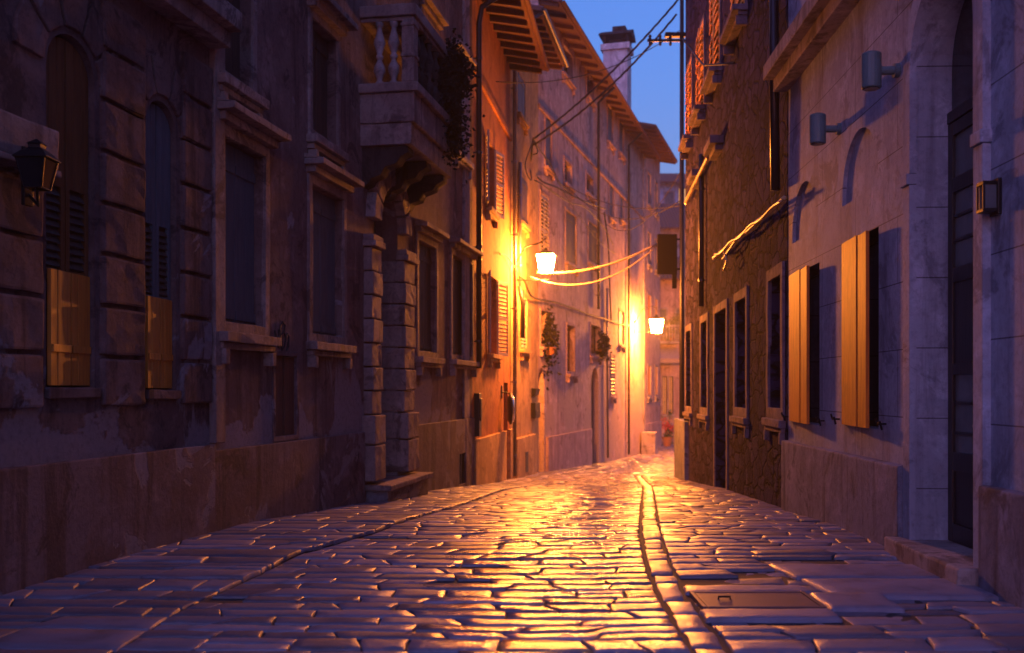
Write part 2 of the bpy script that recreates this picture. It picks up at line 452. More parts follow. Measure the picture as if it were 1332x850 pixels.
def roof(B, z, over, pitch_deg=18, rafters=True, thick=.07, u0=None, u1=None, step=.55, fascia=True):
    F = B.F; u0 = -.05 if u0 is None else u0; u1 = F.len + .05 if u1 is None else u1
    s = math.tan(R(pitch_deg)); D = B.depth + .4
    mb = F.mb()
    zo = z - s * over
    mb.prism([(over, zo), (over, zo + thick), (-D / 2, z + s * D / 2 + thick), (-D, z + thick), (-D, z), (-D / 2, z + s * D / 2)], u0, u1, axes=(1, 2, 0))
    rf = B.part(mb, 'roof', 'tile')
    mb = F.mb(); k = u0 + .1                      # rolls of clay tile
    while k < u1 - .05:
        mb.tube([(k, over + .05, zo + thick + .01), (k, -D / 2, z + s * D / 2 + thick + .01)], .075, 6); k += .24
    B.part(mb, 'tile_rolls', 'tile', rf)
    if rafters:
        k = u0 + .15
        while k < u1 - .1:
            mb = F.mb(); mb.prism([(-.1, z + s * .1 - .16), (over - .08, zo + s * .08 - .12), (over - .08, zo + s * .08 - .004), (-.1, z + s * .1 - .004)], k, k + .12, axes=(1, 2, 0))
            B.part(mb, 'rafter', 'red_wood', rf); k += step
    return rf, zo
def gutter(B, z, d, u0, u1, m='gutter', r=.07):
    mb = B.F.mb(); seg = 8; rings = []
    for u in (u0, u1):
        rings.append([mb.v((u, d + r * math.cos(math.pi + math.pi * k / seg), z + r * math.sin(math.pi + math.pi * k / seg))) for k in range(seg + 1)] +
                     [mb.v((u, d + (r - .008) * math.cos(-math.pi * k / seg), z + (r - .008) * math.sin(-math.pi * k / seg))) for k in range(seg + 1)])
    n = len(rings[0])
    for k in range(n): mb.face([rings[0][k], rings[0][(k + 1) % n], rings[1][(k + 1) % n], rings[1][k]])
    return B.part(mb, 'gutter', m)
def pipe(B, pts, r, m='gutter', name='drainpipe'):
    mb = B.F.mb(); mb.tube(pts, r, 10); o = B.part(mb, name, m, smooth=True)
    zs = [p[2] for p in pts]; u, d = pts[-1][0], pts[-1][1]
    z = min(zs) + .6
    while z < max(zs) - .6:
        if abs(pts[-2][0] - u) < .01:
            b = B.F.mb(); b.tube([(u, d, z - .03), (u, d, z + .03)], r + .012, 10); b.box(u - .015, u + .015, 0, d, z - .015, z + .015); B.part(b, 'bracket', m, o)
        z += 2.1
    return o

# ================================================================== LEFT, house A (rusticated)
LX = lambda y: -5 + .186 * y
YA, YB, YC = 10.23, 22.15, 28.5
FA = Facade((LX(0.2), .2), (LX(YA), YA), 'L')
A = Building('stone_house', 'dark brown rusticated stone house with two narrow arched windows, nearest on the left', FA, 11.5, 'stone_a', rev=.4)
def arched_shutter_window(xa, xb, ybot, ytop, louv, swing, head):
    u0, u1 = FA.u(xa), FA.u(xb); xm = (xa + xb) / 2
    z0, z1 = FA.z(xm, ybot), FA.z(xm, ytop); w = u1 - u0; rise = w / 2
    A.hole(u0, u1, z0, z1, rise)
    mb = FA.mb(); frame_ring(mb, u0 + .004, u1 - .004, z0 + .004, z1 - .004, .05, -.3, -.24, rise)
    win = A.part(mb, 'window', 'dark_wood')
    mb = FA.mb(); mb.prism(arch_pts(u0 + .02, u1 - .02, z0 + .02, z1 - .02, rise), -.275, -.262); A.part(mb, 'pane', 'glass', win)
    # fixed boarded head
    zl0, zl1 = FA.z(xm, louv[1]), FA.z(xm, louv[0]); lw = w / 2
    c = (u0 + u1) / 2; zs = z1 - rise
    # two leaves folded together, hinged on the far jamb
    T = Matrix.Translation((u1 - .006, -.07, 0)) @ Matrix.Scale(-1, 4, (1, 0, 0)) @ Matrix.Rotation(R(swing), 4, 'Z')
    def top(a):                                  # arch height at leaf distance a from the hinge
        q = min(1, abs((u1 - a) - c) / (w / 2)); return zs + (rise - .03) * math.sqrt(max(0, 1 - q * q))
    T0 = Matrix.Translation((u1 - .006, -.085, 0)) @ Matrix.Scale(-1, 4, (1, 0, 0))
    for li in range(2):
        a0, a1 = li * lw + .006, (li + 1) * lw - .008; st = .05; nb = 3
        mb = FA.mb(T)
        for i in range(nb):
            s0 = a0 + (a1 - a0) * i / nb; s1 = a0 + (a1 - a0) * (i + 1) / nb - .004
            mb.box(s0, s1, 0, .034 + .003 * (i % 2), z0 + .02, zl0)
        mb.box(a0 + .01, a1 - .01, .038, .05, z0 + .28, z0 + .34)
        A.part(mb, 'shutter', 'brown_wood', win, bevel=.003)
        mb = FA.mb(T0)
        for i in range(nb):
            s0 = a0 + (a1 - a0) * i / nb; s1 = a0 + (a1 - a0) * (i + 1) / nb - .004
            tp = [(s0 + (s1 - s0) * k / 4, top(s0 + (s1 - s0) * k / 4)) for k in range(5)]
            if min(t for _, t in tp) > zl1 + .05: mb.prism([(s0, zl1), (s1, zl1)] + tp[::-1], 0, .034)
        mb.box(a0, a0 + st, 0, .036, zl0 - .06, zl1); mb.box(a1 - st, a1, 0, .036, zl0 - .06, zl1); mb.box(a0, a1, 0.003, .033, zl0 - .06, zl0 + .02)
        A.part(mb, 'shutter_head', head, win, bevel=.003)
        mb = FA.mb(T0); z = zl0 + .03
        while z < zl1 - .06:
            mb.prism([(.004, z + .05), (.011, z + .056), (.033, z + .012), (.026, z + .006)], a0 + st, a1 - st, axes=(1, 2, 0)); z += .062
        mb.box(a0 + st, a1 - st, -.006, .0, zl0, zl1)
        A.part(mb, 'louvre', 'dark_wood', win)
    mb = FA.mb(); mb.box(u0 - .02, u1 + .02, -.3, .05, z0 - .08, z0 + .006); A.part(mb, 'sill', 'stone_a', win, bevel=.01)
    return u0, u1, z0, z1
wA1 = arched_shutter_window(60, 123, 505, 46, (245, 355), 6.5, 'shade_wood')
wA2 = arched_shutter_window(189, 229, 508, 132, (293, 388), 6, 'grey_wood')
# portal at the frame's left edge
uP0, uP1 = FA.u(-560), FA.u(-40)
A.hole(uP0, uP1, -4, 3.9, 1.2)
mb = FA.mb()
n_ = 8
for k in range(n_): mb.box(uP0 + (uP1 - uP0) * k / n_ + .006, uP0 + (uP1 - uP0) * (k + 1) / n_ - .006, -.33, -.25, -.6, 3.95)
A.part(mb, 'door', 'door_wood', bevel=.006)
A.wall()
def blocks(u0, u1, z0, z1, hgt=.43):
    z = z0; i = 0
    while z < z1 - .1:
        hh = min(hgt, z1 - z)
        mb = FA.mb(); mb.box(u0, u1, -.02, .05, z + .018, z + hh - .018); A.part(mb, 'rustic_block', 'stone_a', bevel=.022)
        z += hgt; i += 1
blocks(wA1[1] + .07, wA2[0] - .07, 1.34, 4.78)
blocks(wA2[1] + .07, FA.len - .03, 1.34, 4.78)
blocks(FA.u(-35), wA1[0] - .09, 1.34, 3.2)
def voussoirs(w0, w1, z1):
    c = (w0 + w1) / 2; r = (w1 - w0) / 2 + .06; zs = z1 - (w1 - w0) / 2
    for k in range(5):
        a0, a1 = math.pi * (k + .06) / 5, math.pi * (k + .94) / 5
        mb = FA.mb(); ro = r + .34
        P = [(c + r * math.cos(a0), zs + r * math.sin(a0)), (c + ro * math.cos(a0), zs + ro * math.sin(a0)), (c + ro * math.cos((a0 + a1) / 2) * 1.0, zs + ro * math.sin((a0 + a1) / 2)), (c + ro * math.cos(a1), zs + ro * math.sin(a1)), (c + r * math.cos(a1), zs + r * math.sin(a1)), (c + r * math.cos((a0 + a1) / 2), zs + r * math.sin((a0 + a1) / 2))]
        mb.prism(P, -.02, .03); A.part(mb, 'voussoir', 'stone_a', bevel=.012)
voussoirs(wA1[0], wA1[1], wA1[3]); voussoirs(wA2[0], wA2[1], wA2[3])
# impost block and pilaster beside the portal
uI = FA.u(53)
mb = FA.mb(); mb.box(FA.u(-35), uI, -.02, .16, FA.z(20, 213), FA.z(20, 160)); A.part(mb, 'impost', 'trim_b', bevel=.02)
mb = FA.mb(); mb.box(FA.u(-35), uI, -.02, .18, FA.z(20, 222), FA.z(20, 213) - .003); A.part(mb, 'impost_moulding', 'trim_b', bevel=.012)
A.band('plinth', 'plinth_b', 0.0, FA.len, -4, .93, .065, skip=((uP0, uP1),))
A.band('cornice', 'trim_b', 0.0, FA.len + .02, 4.98, 5.14, .22)
A.band('cornice_top', 'trim_b', 0.0, FA.len + .05, 5.143, 5.34, .34)
for k, uu in enumerate((2.2, 4.6, 7.4, 9.2)):
    pass
mb = FA.mb()
roof(A, 11.5, .5, rafters=False)

# wall lantern on house A, unlit
def lantern_body(root, c, s, m_frame, m_glass, glassname='glass'):
    # four-sided tapering lantern; c = bottom centre of the glass, s = size
    bw, tw, h = .15 * s, .235 * s, .46 * s
    mb = MB(Matrix.Translation(c))
    A4 = [(-1, -1), (1, -1), (1, 1), (-1, 1)]
    lo = [mb.v((a * bw, b * bw, 0)) for a, b in A4]; hi = [mb.v((a * tw, b * tw, h)) for a, b in A4]
    for i in range(4): mb.face([lo[i], lo[(i + 1) % 4], hi[(i + 1) % 4], hi[i]])
    mb.face(lo[::-1])
    mb.build(glassname, m_glass, root)
    mb = MB(Matrix.Translation(c)); r = .011 * s
    for i in range(4):
        a, b = A4[i]; a2, b2 = A4[(i + 1) % 4]; q = 1.03
        mb.tube([(a * bw * q, b * bw * q, -.01 * s), (a * tw * q, b * tw * q, h + .004)], r, 6)
        mb.tube([(a * bw * q, b * bw * q, -.005), (a2 * bw * q, b2 * bw * q, -.005)], r, 6)
    mb.build('frame', m_frame, root)
    mb = MB(Matrix.Translation(c)); e = tw * 1.22
    rings = [(e, h + .008), (e, h + .03 * s), (tw * .8, h + .14 * s), (tw * .45, h + .2 * s), (tw * .45, h + .26 * s), (tw * .55, h + .27 * s), (tw * .1, h + .36 * s)]
    prev = None
    for rr, zz in rings:
        cur = [mb.v((a * rr, b * rr, zz)) for a, b in A4]
        if prev is None: mb.face(cur[::-1])
        else:
            for i in range(4): mb.face([prev[i], prev[(i + 1) % 4], cur[(i + 1) % 4], cur[i]])
        prev = cur
    mb.face(prev); mb.build('cap', m_frame, root, bevel=.004)

ul_ = FA.u(34, .16); zl = FA.z(46, 246, .3); pw = FA.P(ul_, .16, zl + .05)
wl = thing('wall_lantern', 'unlit black wall lantern on a bracket beside the left arched window', 'lantern', pw)
uc_ = FA.u(48, .33); pc = FA.P(uc_, .33, zl)
lantern_body(wl, pc, .42, 'iron', 'glass')
mb = FA.mb(); ul = ul_
mb.box(ul - .05, ul + .05, .155, .185, zl - .1, zl + .32); mb.build('back_plate', 'iron', wl, bevel=.006)
mb = FA.mb(); mb.tube([(ul, .18, zl + .27), (ul, .26, zl + .36), (uc_, .33, zl + .32)], .012, 6)
mb.tube([(ul, .18, zl - .02), (ul, .26, zl - .1), (uc_, .33, zl - .005)], .012, 6); mb.build('bracket', 'iron', wl, smooth=True)

# ================================================================== LEFT, palazzo B
FB = Facade((LX(YA), YA), (LX(YB), YB), 'L')
B = Building('palazzo', 'mauve plaster palazzo with stone balcony over an arched portal on the left', FB, 12.0, 'plaster_b', rev=.45)
def wb(x0, x1, yb, yt, **k):
    xm = (x0 + x1) / 2; return window(B, FB.u(x0), FB.u(x1), FB.z(xm, yb), FB.z(xm, yt), **k)
wb(287, 342, 436, 190, style='closed', shutter='grey_wood', hood=.26, boards=2, sd=-.14)
wb(404, 445, 448, 250, style='closed', shutter='grey_wood', hood=.26, boards=2, sd=-.14)
wb(543, 566, 466, 318, style='closed', shutter='dark_wood', hood=.24, boards=3, sd=-.12)
wb(587, 613, 470, 338, style='closed', shutter='dark_wood', hood=.24, boards=3, sd=-.12)
window(B, FB.u(284), FB.u(326), 4.75, 6.4, style='closed', shutter='dark_wood', hood=.22, boards=2, sd=-.16, surround=.1)
window(B, FB.u(404), FB.u(437), 4.75, 6.3, style='closed', shutter='dark_wood', hood=.26, boards=2, sd=-.16, surround=.1)
window(B, FB.u(548), FB.u(568), 6.35, 8.3, style='closed', shutter='red_wood', hood=.2, sd=-.04, pitch=.11, surround=.1)
window(B, FB.u(590), FB.u(606), 6.35, 8.3, style='closed', shutter='red_wood', hood=.2, sd=-.04, pitch=.11, surround=.1, trim='pale_trim')
for xa, xb in ((290, 330), (405, 437)):
    window(B, FB.u(xa), FB.u(xb), 8.2, 9.9, style='closed', shutter='dark_wood', boards=2, sd=-.16, surround=.1)
# portal
ud0, ud1 = FB.u(486), FB.u(517); zt = FB.z(505, 622); ztop = FB.z(500, 246)
wd = ud1 - ud0
B.hole(ud0, ud1, -4, ztop, wd / 2)
mb = FB.mb()
mb.prism(arch_pts(ud0 + .02, ud1 - .02, zt, ztop - .02, wd / 2), -.43, -.37)
for k in range(2):
    a0 = ud0 + .06 + k * wd / 2; a1 = a0 + wd / 2 - .12
    for z0_, z1_ in ((zt + .15, zt + .9), (zt + 1.05, zt + 1.9), (zt + 2.05, zt + 2.6)): mb.box(a0, a1, -.38, -.345, z0_, z1_)
door = B.part(mb, 'door', 'door_wood', bevel=.008)
mb = FB.mb(); mb.lathe(0, 0, [(.001, 0), (.03, .01), (.03, .03), (.001, .04)], 10)
B.hole(FB.u(356), FB.u(385), FB.z(370, 568), FB.z(370, 462))
mb = FB.mb(); ua, ub_, za, zb_ = FB.u(356), FB.u(385), FB.z(370, 568), FB.z(370, 462)
plank_leaf(mb2 := FB.mb(Matrix.Translation((ua + .01, -.06, za + .01))), ub_ - ua - .02, zb_ - za - .02, 2, ledges=False)
hat = B.part(mb2, 'hatch', 'red_wood', bevel=.004)
mb = FB.mb(); frame_ring(mb, ua - .05, ub_ + .05, za - .05, zb_ + .05, .06, -.02, .02); B.part(mb, 'hatch_frame', 'plinth_b', bevel=.004)
uv0, uv1 = FB.u(593.5), FB.u(603); zv0, zv1 = FB.z(598, 630), FB.z(598, 590)
B.wall()
# blocky piers of the portal
for s, (a, b) in enumerate(((FB.u(473), ud0 - .004), (ud1 + .004, FB.u(530)))):
    z = zt + .05; k = 0
    heights = [.55, .45] + [.36] * 7
    for hgt in heights:
        ex = .06 if k < 2 else 0
        mb = FB.mb(); d = .20 if k < 2 else .13 + (.025 if k % 2 else 0)
        if s == 0: mb.box(a - ex, b, -.02, d, z + .01, z + hgt - .01)
        else: mb.box(a - .035, b + ex, -.34, d, z + .01, z + hgt - .01)
        B.part(mb, 'pier_block', 'trim_b', bevel=.02); z += hgt; k += 1
    zi = z
    mb = FB.mb(); mb.box(a - .05, b + (.0 if s == 0 else .07), -.02, .2, zi + .003, zi + .1); mb.box(a - .02, b + (.0 if s == 0 else .03), -.02, .16, zi + .103, zi + .19); B.part(mb, 'pier_capital', 'trim_b', bevel=.015)
c_ = (ud0 + ud1) / 2; r_ = wd / 2 + .02; zs_ = ztop - wd / 2
for k in range(7):
    a0, a1 = math.pi * (k + .05) / 7, math.pi * (k + .95) / 7; ro = r_ + .36 + (.1 if k == 3 else 0)
    P = [(c_ + q * math.cos(t), zs_ + q * math.sin(t)) for q, t in ((r_, a0), (ro, a0), (ro, (a0 + a1) / 2), (ro, a1), (r_, a1), (r_, (a0 + a1) / 2))]
    mb = FB.mb(); mb.prism(P, -.02, .15 + (.05 if k == 3 else 0)); B.part(mb, 'arch_stone', 'trim_b', bevel=.018)
mb = FB.mb(); mb.box(FB.u(474), FB.u(534), -.4, .42, zt - .09, zt); B.part(mb, 'threshold', 'trim_b', bevel=.02)
mb = FB.mb(); mb.box(FB.u(476), FB.u(532), -.4, .34, -2.5, zt - .093); B.part(mb, 'door_step', 'plinth_b', bevel=.015)
B.band('plinth', 'plinth_b', .0, FB.len, -4, .86, .06, skip=((FB.u(470), FB.u(533)), (uv0, uv1)))
mb = FB.mb(); mb.box(uv0, uv1, -.02, .055, zv1, .86); mb.box(uv0, uv1, -.02, .055, -4, zv0); B.part(mb, 'plinth_infill', 'plinth_b')
mb = FB.mb(); mb.box(uv0, uv1, -.01, .004, zv0, zv1)
for k in range(4): mb.tube([(uv0 + (uv1 - uv0) * (k + .5) / 4, .03, zv0), (uv0 + (uv1 - uv0) * (k + .5) / 4, .03, zv1)], .008, 6)
B.part(mb, 'cellar_vent', 'iron')
mb = FB.mb(); mb.box(FB.len - .95, FB.len - .45, -.02, .05, .87, 11.5); B.part(mb, 'pilaster', 'pale_trim', bevel=.012)
mb = FB.mb(); mb.box(.0, .22, -.02, .07, .94, 11.6); B.part(mb, 'corner_pilaster', 'trim_b', bevel=.012)
roof(B, 12.0, .6, rafters=True)
# graffiti: a few sprayed loops above the hatch
mb = FB.mb()
def gp(x, y): return (FB.u(x), .006, FB.z(x, y))
for st in (((357, 430), (357.5, 441)), ((362, 429), (361, 441)), ((364, 440), (364, 424), (367, 419), (370, 423), (369, 431), (365, 436), (369, 433), (371, 441), (369, 452), (366, 456), (366, 444)),
           ((371, 440), (373, 434), (375, 438), (374.5, 452), (372, 457), (374, 446)), ((361, 452), (364, 446), (366, 452), (368, 460))):
    mb.tube([gp(*p) for p in st], .011, 5)
B.part(mb, 'graffiti', 'ink')
# balcony
bal0, bal1 = FB.u(468), FB.u(532); bd = .80
zsl0, zsl1 = 5.42, 5.86; zr = 6.98
mb = FB.mb(); mb.box(bal0 - .05, bal1 + .05, -.02, bd + .1, zsl1, zsl1 + .14); mb.box(bal0, bal1, -.02, bd + .03, zsl0, zsl1 - .003)
balc = B.part(mb, 'balcony', 'trim_b', bevel=.02)
mb = FB.mb(); mb.box(bal0 + .03, bal1 - .03, -.02, bd - .02, 5.1, zsl0 - .003); B.part(mb, 'apron', 'trim_b', balc, bevel=.012)
mb = FB.mb(); mb.box(bal0 - .02, bal1 + .02, .0, bd + .06, zr, zr + .17); mb.box(bal0 + .03, bal1 - .03, .0, bd + .02, zr - .06, zr - .003)
B.part(mb, 'handrail', 'trim_b', balc, bevel=.015)
for (uu, dd) in ((bal0 + .08, bd - .05), (bal1 - .08, bd - .05)):
    mb = FB.mb(); mb.box(uu - .11, uu + .11, dd - .1, dd + .09, zsl1 + .143, zr - .063)
    for z_ in (.5, .95): mb.box(uu - .125, uu + .125, dd - .115, dd + .105, zsl1 + z_, zsl1 + z_ + .05)
    B.part(mb, 'pier', 'trim_b', balc, bevel=.012)
prof = [(.06, 0), (.06, .05), (.035, .08), (.05, .16), (.085, .27), (.08, .36), (.04, .48), (.035, .52), (.055, .55), (.055, .6), (.035, .63), (.06, .74), (.085, .86), (.07, .96), (.04, 1.1), (.035, 1.18), (.06, 1.22), (.06, 1.29)]
bz = zsl1 + .143; sc_ = (zr - .063 - bz) / 1.29
bl = [(bal0 + .08, .28), (bal0 + .08, .5)] + [(bal0 + .33 + k * (bal1 - bal0 - .66) / 5, bd - .05) for k in range(6)] + [(bal1 - .08, .3), (bal1 - .08, .52)]
for uu, dd in bl:
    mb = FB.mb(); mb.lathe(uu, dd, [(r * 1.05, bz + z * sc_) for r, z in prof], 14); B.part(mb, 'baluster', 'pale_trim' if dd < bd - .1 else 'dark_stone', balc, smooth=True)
for uu in (bal0 + .25, (bal0 + bal1) / 2, bal1 - .25):         # scrolled consoles beneath
    pr = [(-.02, 5.098), (bd - .1, 5.098), (bd - .08, 5.0), (bd * .74, 4.93), (bd * .66, 4.84), (bd * .44, 4.79), (bd * .36, 4.68), (.14, 4.63), (.10, 4.55), (-.02, 4.5)]
    mb = FB.mb(); mb.prism(pr, uu - .15, uu + .15, axes=(1, 2, 0))
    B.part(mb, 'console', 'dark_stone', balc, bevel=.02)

def foliage(name, c, rad, n, size, m, seed, droop=0):
    rr = random.Random(seed); mb = MB()
    cl = [(Vector((rr.gauss(0, .45), rr.gauss(0, .45), rr.gauss(0, .45))), rr.uniform(.35, .7)) for _ in range(9)]
    for _ in range(n):
        cc, cr = rr.choice(cl)
        q = cc + Vector((rr.gauss(0, .5), rr.gauss(0, .5), rr.gauss(0, .5))) * cr
        p = Vector((c[0] + q.x * rad[0], c[1] + q.y * rad[1], c[2] + q.z * rad[2] - droop * abs(rr.gauss(0, .5)) * q.xy.length))
        a = Vector((rr.uniform(-1, 1), rr.uniform(-1, 1), rr.uniform(-1, .6))).normalized() * size * rr.uniform(.6, 1.3)
        b = a.orthogonal().normalized() * size * .32
        b.rotate(Matrix.Rotation(rr.uniform(0, 6.28), 3, a.normalized()))
        k = a.cross(b).normalized() * size * .12
        mb.face([mb.v(p), mb.v(p + a * .45 + b + k), mb.v(p + a), mb.v(p + a * .45 - b + k)])
    return mb
pb = FB.P(FB.u(530), bd + .06, 6.75)
pl = thing('balcony_plant', 'dark tangled plant trailing over the corner of the stone balcony', 'plant', pb)
foliage('foliage', FB.P(FB.u(526), bd + .05, 6.9), (.32, .62, .5), 2600, .10, None, 3, .35).build('foliage', 'leaf_dry', pl, recalc=False)
foliage('foliage', FB.P(FB.u(527), bd + .03, 6.1), (.2, .62, .7), 1500, .09, None, 4, .2).build('trailing_stems', 'leaf_dry', pl, recalc=False)

# ================================================================== LEFT, orange house C
FC0 = FB.P(FB.len, 0, 0)
FC = Facade((FC0.x, YB + .0), (FC0.x + .13 * 6.35, 28.5), 'L')
C = Building('orange_house', 'narrow orange plaster house with rafters under its eaves, left of the first lit lamp', FC, 10.9, 'orange')
def wc(x0, x1, yb, yt, **k):
    xm = (x0 + x1) / 2; return window(C, FC.u(x0), FC.u(x1), FC.z(xm, yb), FC.z(xm, yt), **k)
wc(632, 642.5, 275, 186, style='open_louvre', shutter='cream_wood', open_deg=168, surround=0, pitch=.10, trim='yellow')
wc(634, 646, 462, 360, style='open_louvre', shutter='cream_wood', open_deg=168, surround=0, pitch=.10, trim='yellow')
uq0, uq1 = FC.u(655), FC.u(660.5)
C.hole(uq0, uq1, -4, FC.z(658, 498))
mb = FC.mb(); mb.box(uq0 + .01, uq1 - .01, -.3, -.24, -2, FC.z(658, 498) - .01)
for k in range(3): mb.box(uq0 + .12, uq1 - .12, -.245, -.22, -.6 + k * .75, 0 + k * .75)
C.part(mb, 'door', 'dark_wood', bevel=.006)
C.wall()
C.band('plinth', 'yellow', 0, FC.len, -4, FC.z(634, 567), .09, skip=((uq0, uq1),))
C.band('string_course', 'orange', 0, FC.len, 8.55, 8.72, .06)
rf, zo = roof(C, 10.75, 1.0, 12, True, step=.62)
gutter(C, zo + .05, 1.06, -.05, FC.len + .05, 'tile')
# black downpipe where palazzo and orange house meet
pipe(C, [(.02, 1.0, zo - .02), (.02, .75, zo - .25), (.10, .2, zo - .55), (.12, .13, zo - .9), (.12, .13, FC.z(621, 480))], .065)
uS, zS = FC.u(652), FC.z(652, 532)
rs = thing('traffic_mirror', 'round convex mirror on an iron arm beside the orange house door', 'mirror', FC.P(uS, 0, zS))
mb = FC.mb(); mb.box(uS - .06, uS + .06, 0, .03, zS + .28, zS + .62); mb.tube([(uS, .02, zS + .45), (uS, .22, zS + .42), (uS, .26, zS + .2)], .02, 8); mb.build('arm', 'iron', rs)
mb = FC.mb(Matrix.Translation((uS, .26, zS)) @ Matrix.Rotation(R(-12), 4, 'Z') @ Matrix.Rotation(R(-90), 4, 'X'))
mb.lathe(0, 0, [(.40 * math.cos(t), .12 * math.sin(t)) for t in [k * math.pi / 16 for k in range(8)]] + [(.01, .12)], 24); mb.build('dish', 'mirror', rs, smooth=True)
mb = FC.mb(Matrix.Translation((uS, .26, zS)) @ Matrix.Rotation(R(-12), 4, 'Z') @ Matrix.Rotation(R(-90), 4, 'X'))
mb.lathe(0, 0, [(.30, -.09), (.42, -.03), (.43, .01), (.41, .02), (.40, -.002)], 24); mb.build('backing', 'iron', rs, smooth=True)
uM, zM = FC.u(616.8), FC.z(617, 536)
mb = FC.mb(); mb.box(uM - .02, uM + .3, .0, .12, zM - .55, zM + .42); mb.box(uM + .04, uM + .24, .12, .15, zM - .2, zM + .3)
tag(mb.build('meter_box', 'iron', bevel=.01), 'narrow black iron box low on the orange wall by the downpipe', 'meter box')

# ================================================================== LEFT, ochre house D
FD0 = FC.P(FC.len, 0, 0); FD1 = (.874, 33.4)
FD = Facade((FD0.x, FD0.y), FD1, 'L')
D = Building('ochre_house', 'ochre plaster house carrying the first lit street lamp, between orange house and long pink house', FD, 12.6, 'yellow')
def wD(x0, x1, yb, yt, **k):
    xm = (x0 + x1) / 2; return window(D, FD.u(x0), FD.u(x1), FD.z(xm, yb), FD.z(xm, yt), **k)
wD(674, 684, 292, 232, style='closed', shutter='dark_wood', sd=.01, surround=.1, trim='yellow')
wD(676.5, 684.5, 456, 390, style='closed', shutter='cream_wood', surround=.08, trim='yellow', sd=-.03, pitch=.1)
wD(672, 682, 155, 100, style='closed', shutter='dark_wood', sd=-.02, surround=.1, trim='yellow')
D.wall()
uV0, uV1 = FD.u(678.5), FD.u(682)
D.band('plinth', 'yellow', FD.u(668), FD.u(693), -4, FD.z(680, 568), .12)
mb = FD.mb(); mb.box(uV0, uV1, .118, .13, FD.z(680, 614), FD.z(680, 588)); D.part(mb, 'cellar_vent', 'iron')
rfd, zod = roof(D, 12.4, .9, 12, True, step=.6)
gutter(D, zod + .05, .97, -.05, FD.len + .05, 'zinc')
pipe(D, [(.12, .93, zod), (.12, .4, zod - .3), (.12, .11, zod - .7), (.12, .11, -1.0)], .055, 'zinc')
pipe(D, [(FD.u(672.5), .09, 8.2), (FD.u(672.5), .09, FD.z(672, 372))], .05, 'zinc', 'conduit')
mb = FD.mb(); mb.tube([(FD.u(671), .1, FD.z(671, 372)), (FD.u(671.5), .2, FD.z(671, 395)), (FD.u(672.5), .16, FD.z(672, 440))], .075, 8); D.part(mb, 'cable_guard', 'gutter', smooth=True)
ub0, ub1 = FD.u(690.5), FD.u(697)
mb = FD.mb(); mb.box(ub0, ub1, 0, .15, FD.z(693, 544), FD.z(693, 524)); mb.box(ub0 + .06, ub1 - .06, .15, .163, FD.z(693, 541), FD.z(693, 534))
tag(mb.build('letter_box', 'iron', bevel=.01), 'small dark box fixed to the ochre wall just before the pink house', 'letter box')
mb = FD.mb(); z_ = FD.z(693, 510); mb.prism([(0, z_ + .12), (.16, z_ + .1), (.12, z_ - .1), (0, z_ - .16)], ub0 + .1, ub1 - .1, axes=(1, 2, 0))
tag(mb.build('vent_hood', 'iron', bevel=.008), 'small tapered dark vent above the box on the ochre wall', 'vent')

# ================================================================== LEFT, long pink house E
FE1y = 56.0; tE = .29
FE = Facade(FD1, (.874 + tE * (FE1y - 33.4), FE1y), 'L')
E = Building('pink_house', 'long four storey pink plaster house under a red overhanging roof', FE, 14.6, 'pink', depth=9)
def we(x0, x1, yb, yt, **k):
    xm = (x0 + x1) / 2; k.setdefault('surround', .1); k.setdefault('trim', 'pink2')
    return window(E, FE.u(x0), FE.u(x1), FE.z(xm, yb), FE.z(xm, yt), **k)
for x0, x1 in ((700.5, 708), (769, 778.5)):
    u0, u1 = FE.u(x0), FE.u(x1); zt_ = FE.z(x0, 478); E.hole(u0, u1, -4, zt_, (u1 - u0) / 2)
    mb = FE.mb(); mb.prism(arch_pts(u0 + .02, u1 - .02, -2.4, zt_ - .02, (u1 - u0) / 2), -.3, -.24)
    for k in range(2):
        for q in range(3): mb.box(u0 + .1 + k * (u1 - u0) / 2, u0 - .1 + (k + 1) * (u1 - u0) / 2, -.245, -.21, -1.6 + q * .95, -.85 + q * .95)
    E.part(mb, 'door', 'dark_wood' if x0 > 750 else 'brown_wood', bevel=.006)
we(737, 747, 487, 424, style='glass', frame='warm_wood', sill_d=.2)
we(703, 711, 452, 405, style='glass')
we(768, 780, 464, 424, style='glass')
we(735.5, 749, 345, 278, style='closed', shutter='dark_wood', sd=-.06)
we(765, 777, 345, 292, style='closed', shutter='dark_wood', sd=-.06)
we(703, 713, 345, 255, style='closed', shutter='cream_wood', sd=-.03, pitch=.13)
we(709, 717, 220, 150, style='closed', shutter='grey_wood', sd=-.06)
we(734, 743, 243, 212, style='glass', surround=.14)
we(762.5, 771, 255, 230, style='glass', surround=.14)
we(792, 798, 285, 240, style='closed', shutter='grey_wood', sd=-.08)
we(806, 811, 287, 252, style='closed', shutter='grey_wood', sd=-.08)
we(790, 797, 188, 140, style='closed', shutter='grey_wood', sd=-.08)
we(805, 811, 202, 158, style='closed', shutter='grey_wood', sd=-.08)
we(732, 744, 104, 66, style='glass', surround=.14)
we(763, 771, 130, 100, style='glass', surround=.14)
we(794, 799, 516, 462, style='closed', shutter='cream_wood', sd=-.03, pitch=.16, surround=.05)
we(805, 811, 450, 405, style='closed', shutter='grey_wood', sd=-.08)
E.wall()
E.band('plinth', 'pink2', FE.u(710), FE.u(767.5), -4, FE.z(735, 564), .1)
E.band('string_course', 'pink2', 0, FE.len, 10.9, 11.05, .06)
mb = FE.mb(); mb.box(FE.len - .5, FE.len, -.02, .05, -3, 14.4); E.part(mb, 'corner_quoin', 'pale_trim', bevel=.01)
rfe, zoe = roof(E, 14.55, .75, 16, True, step=1.1)
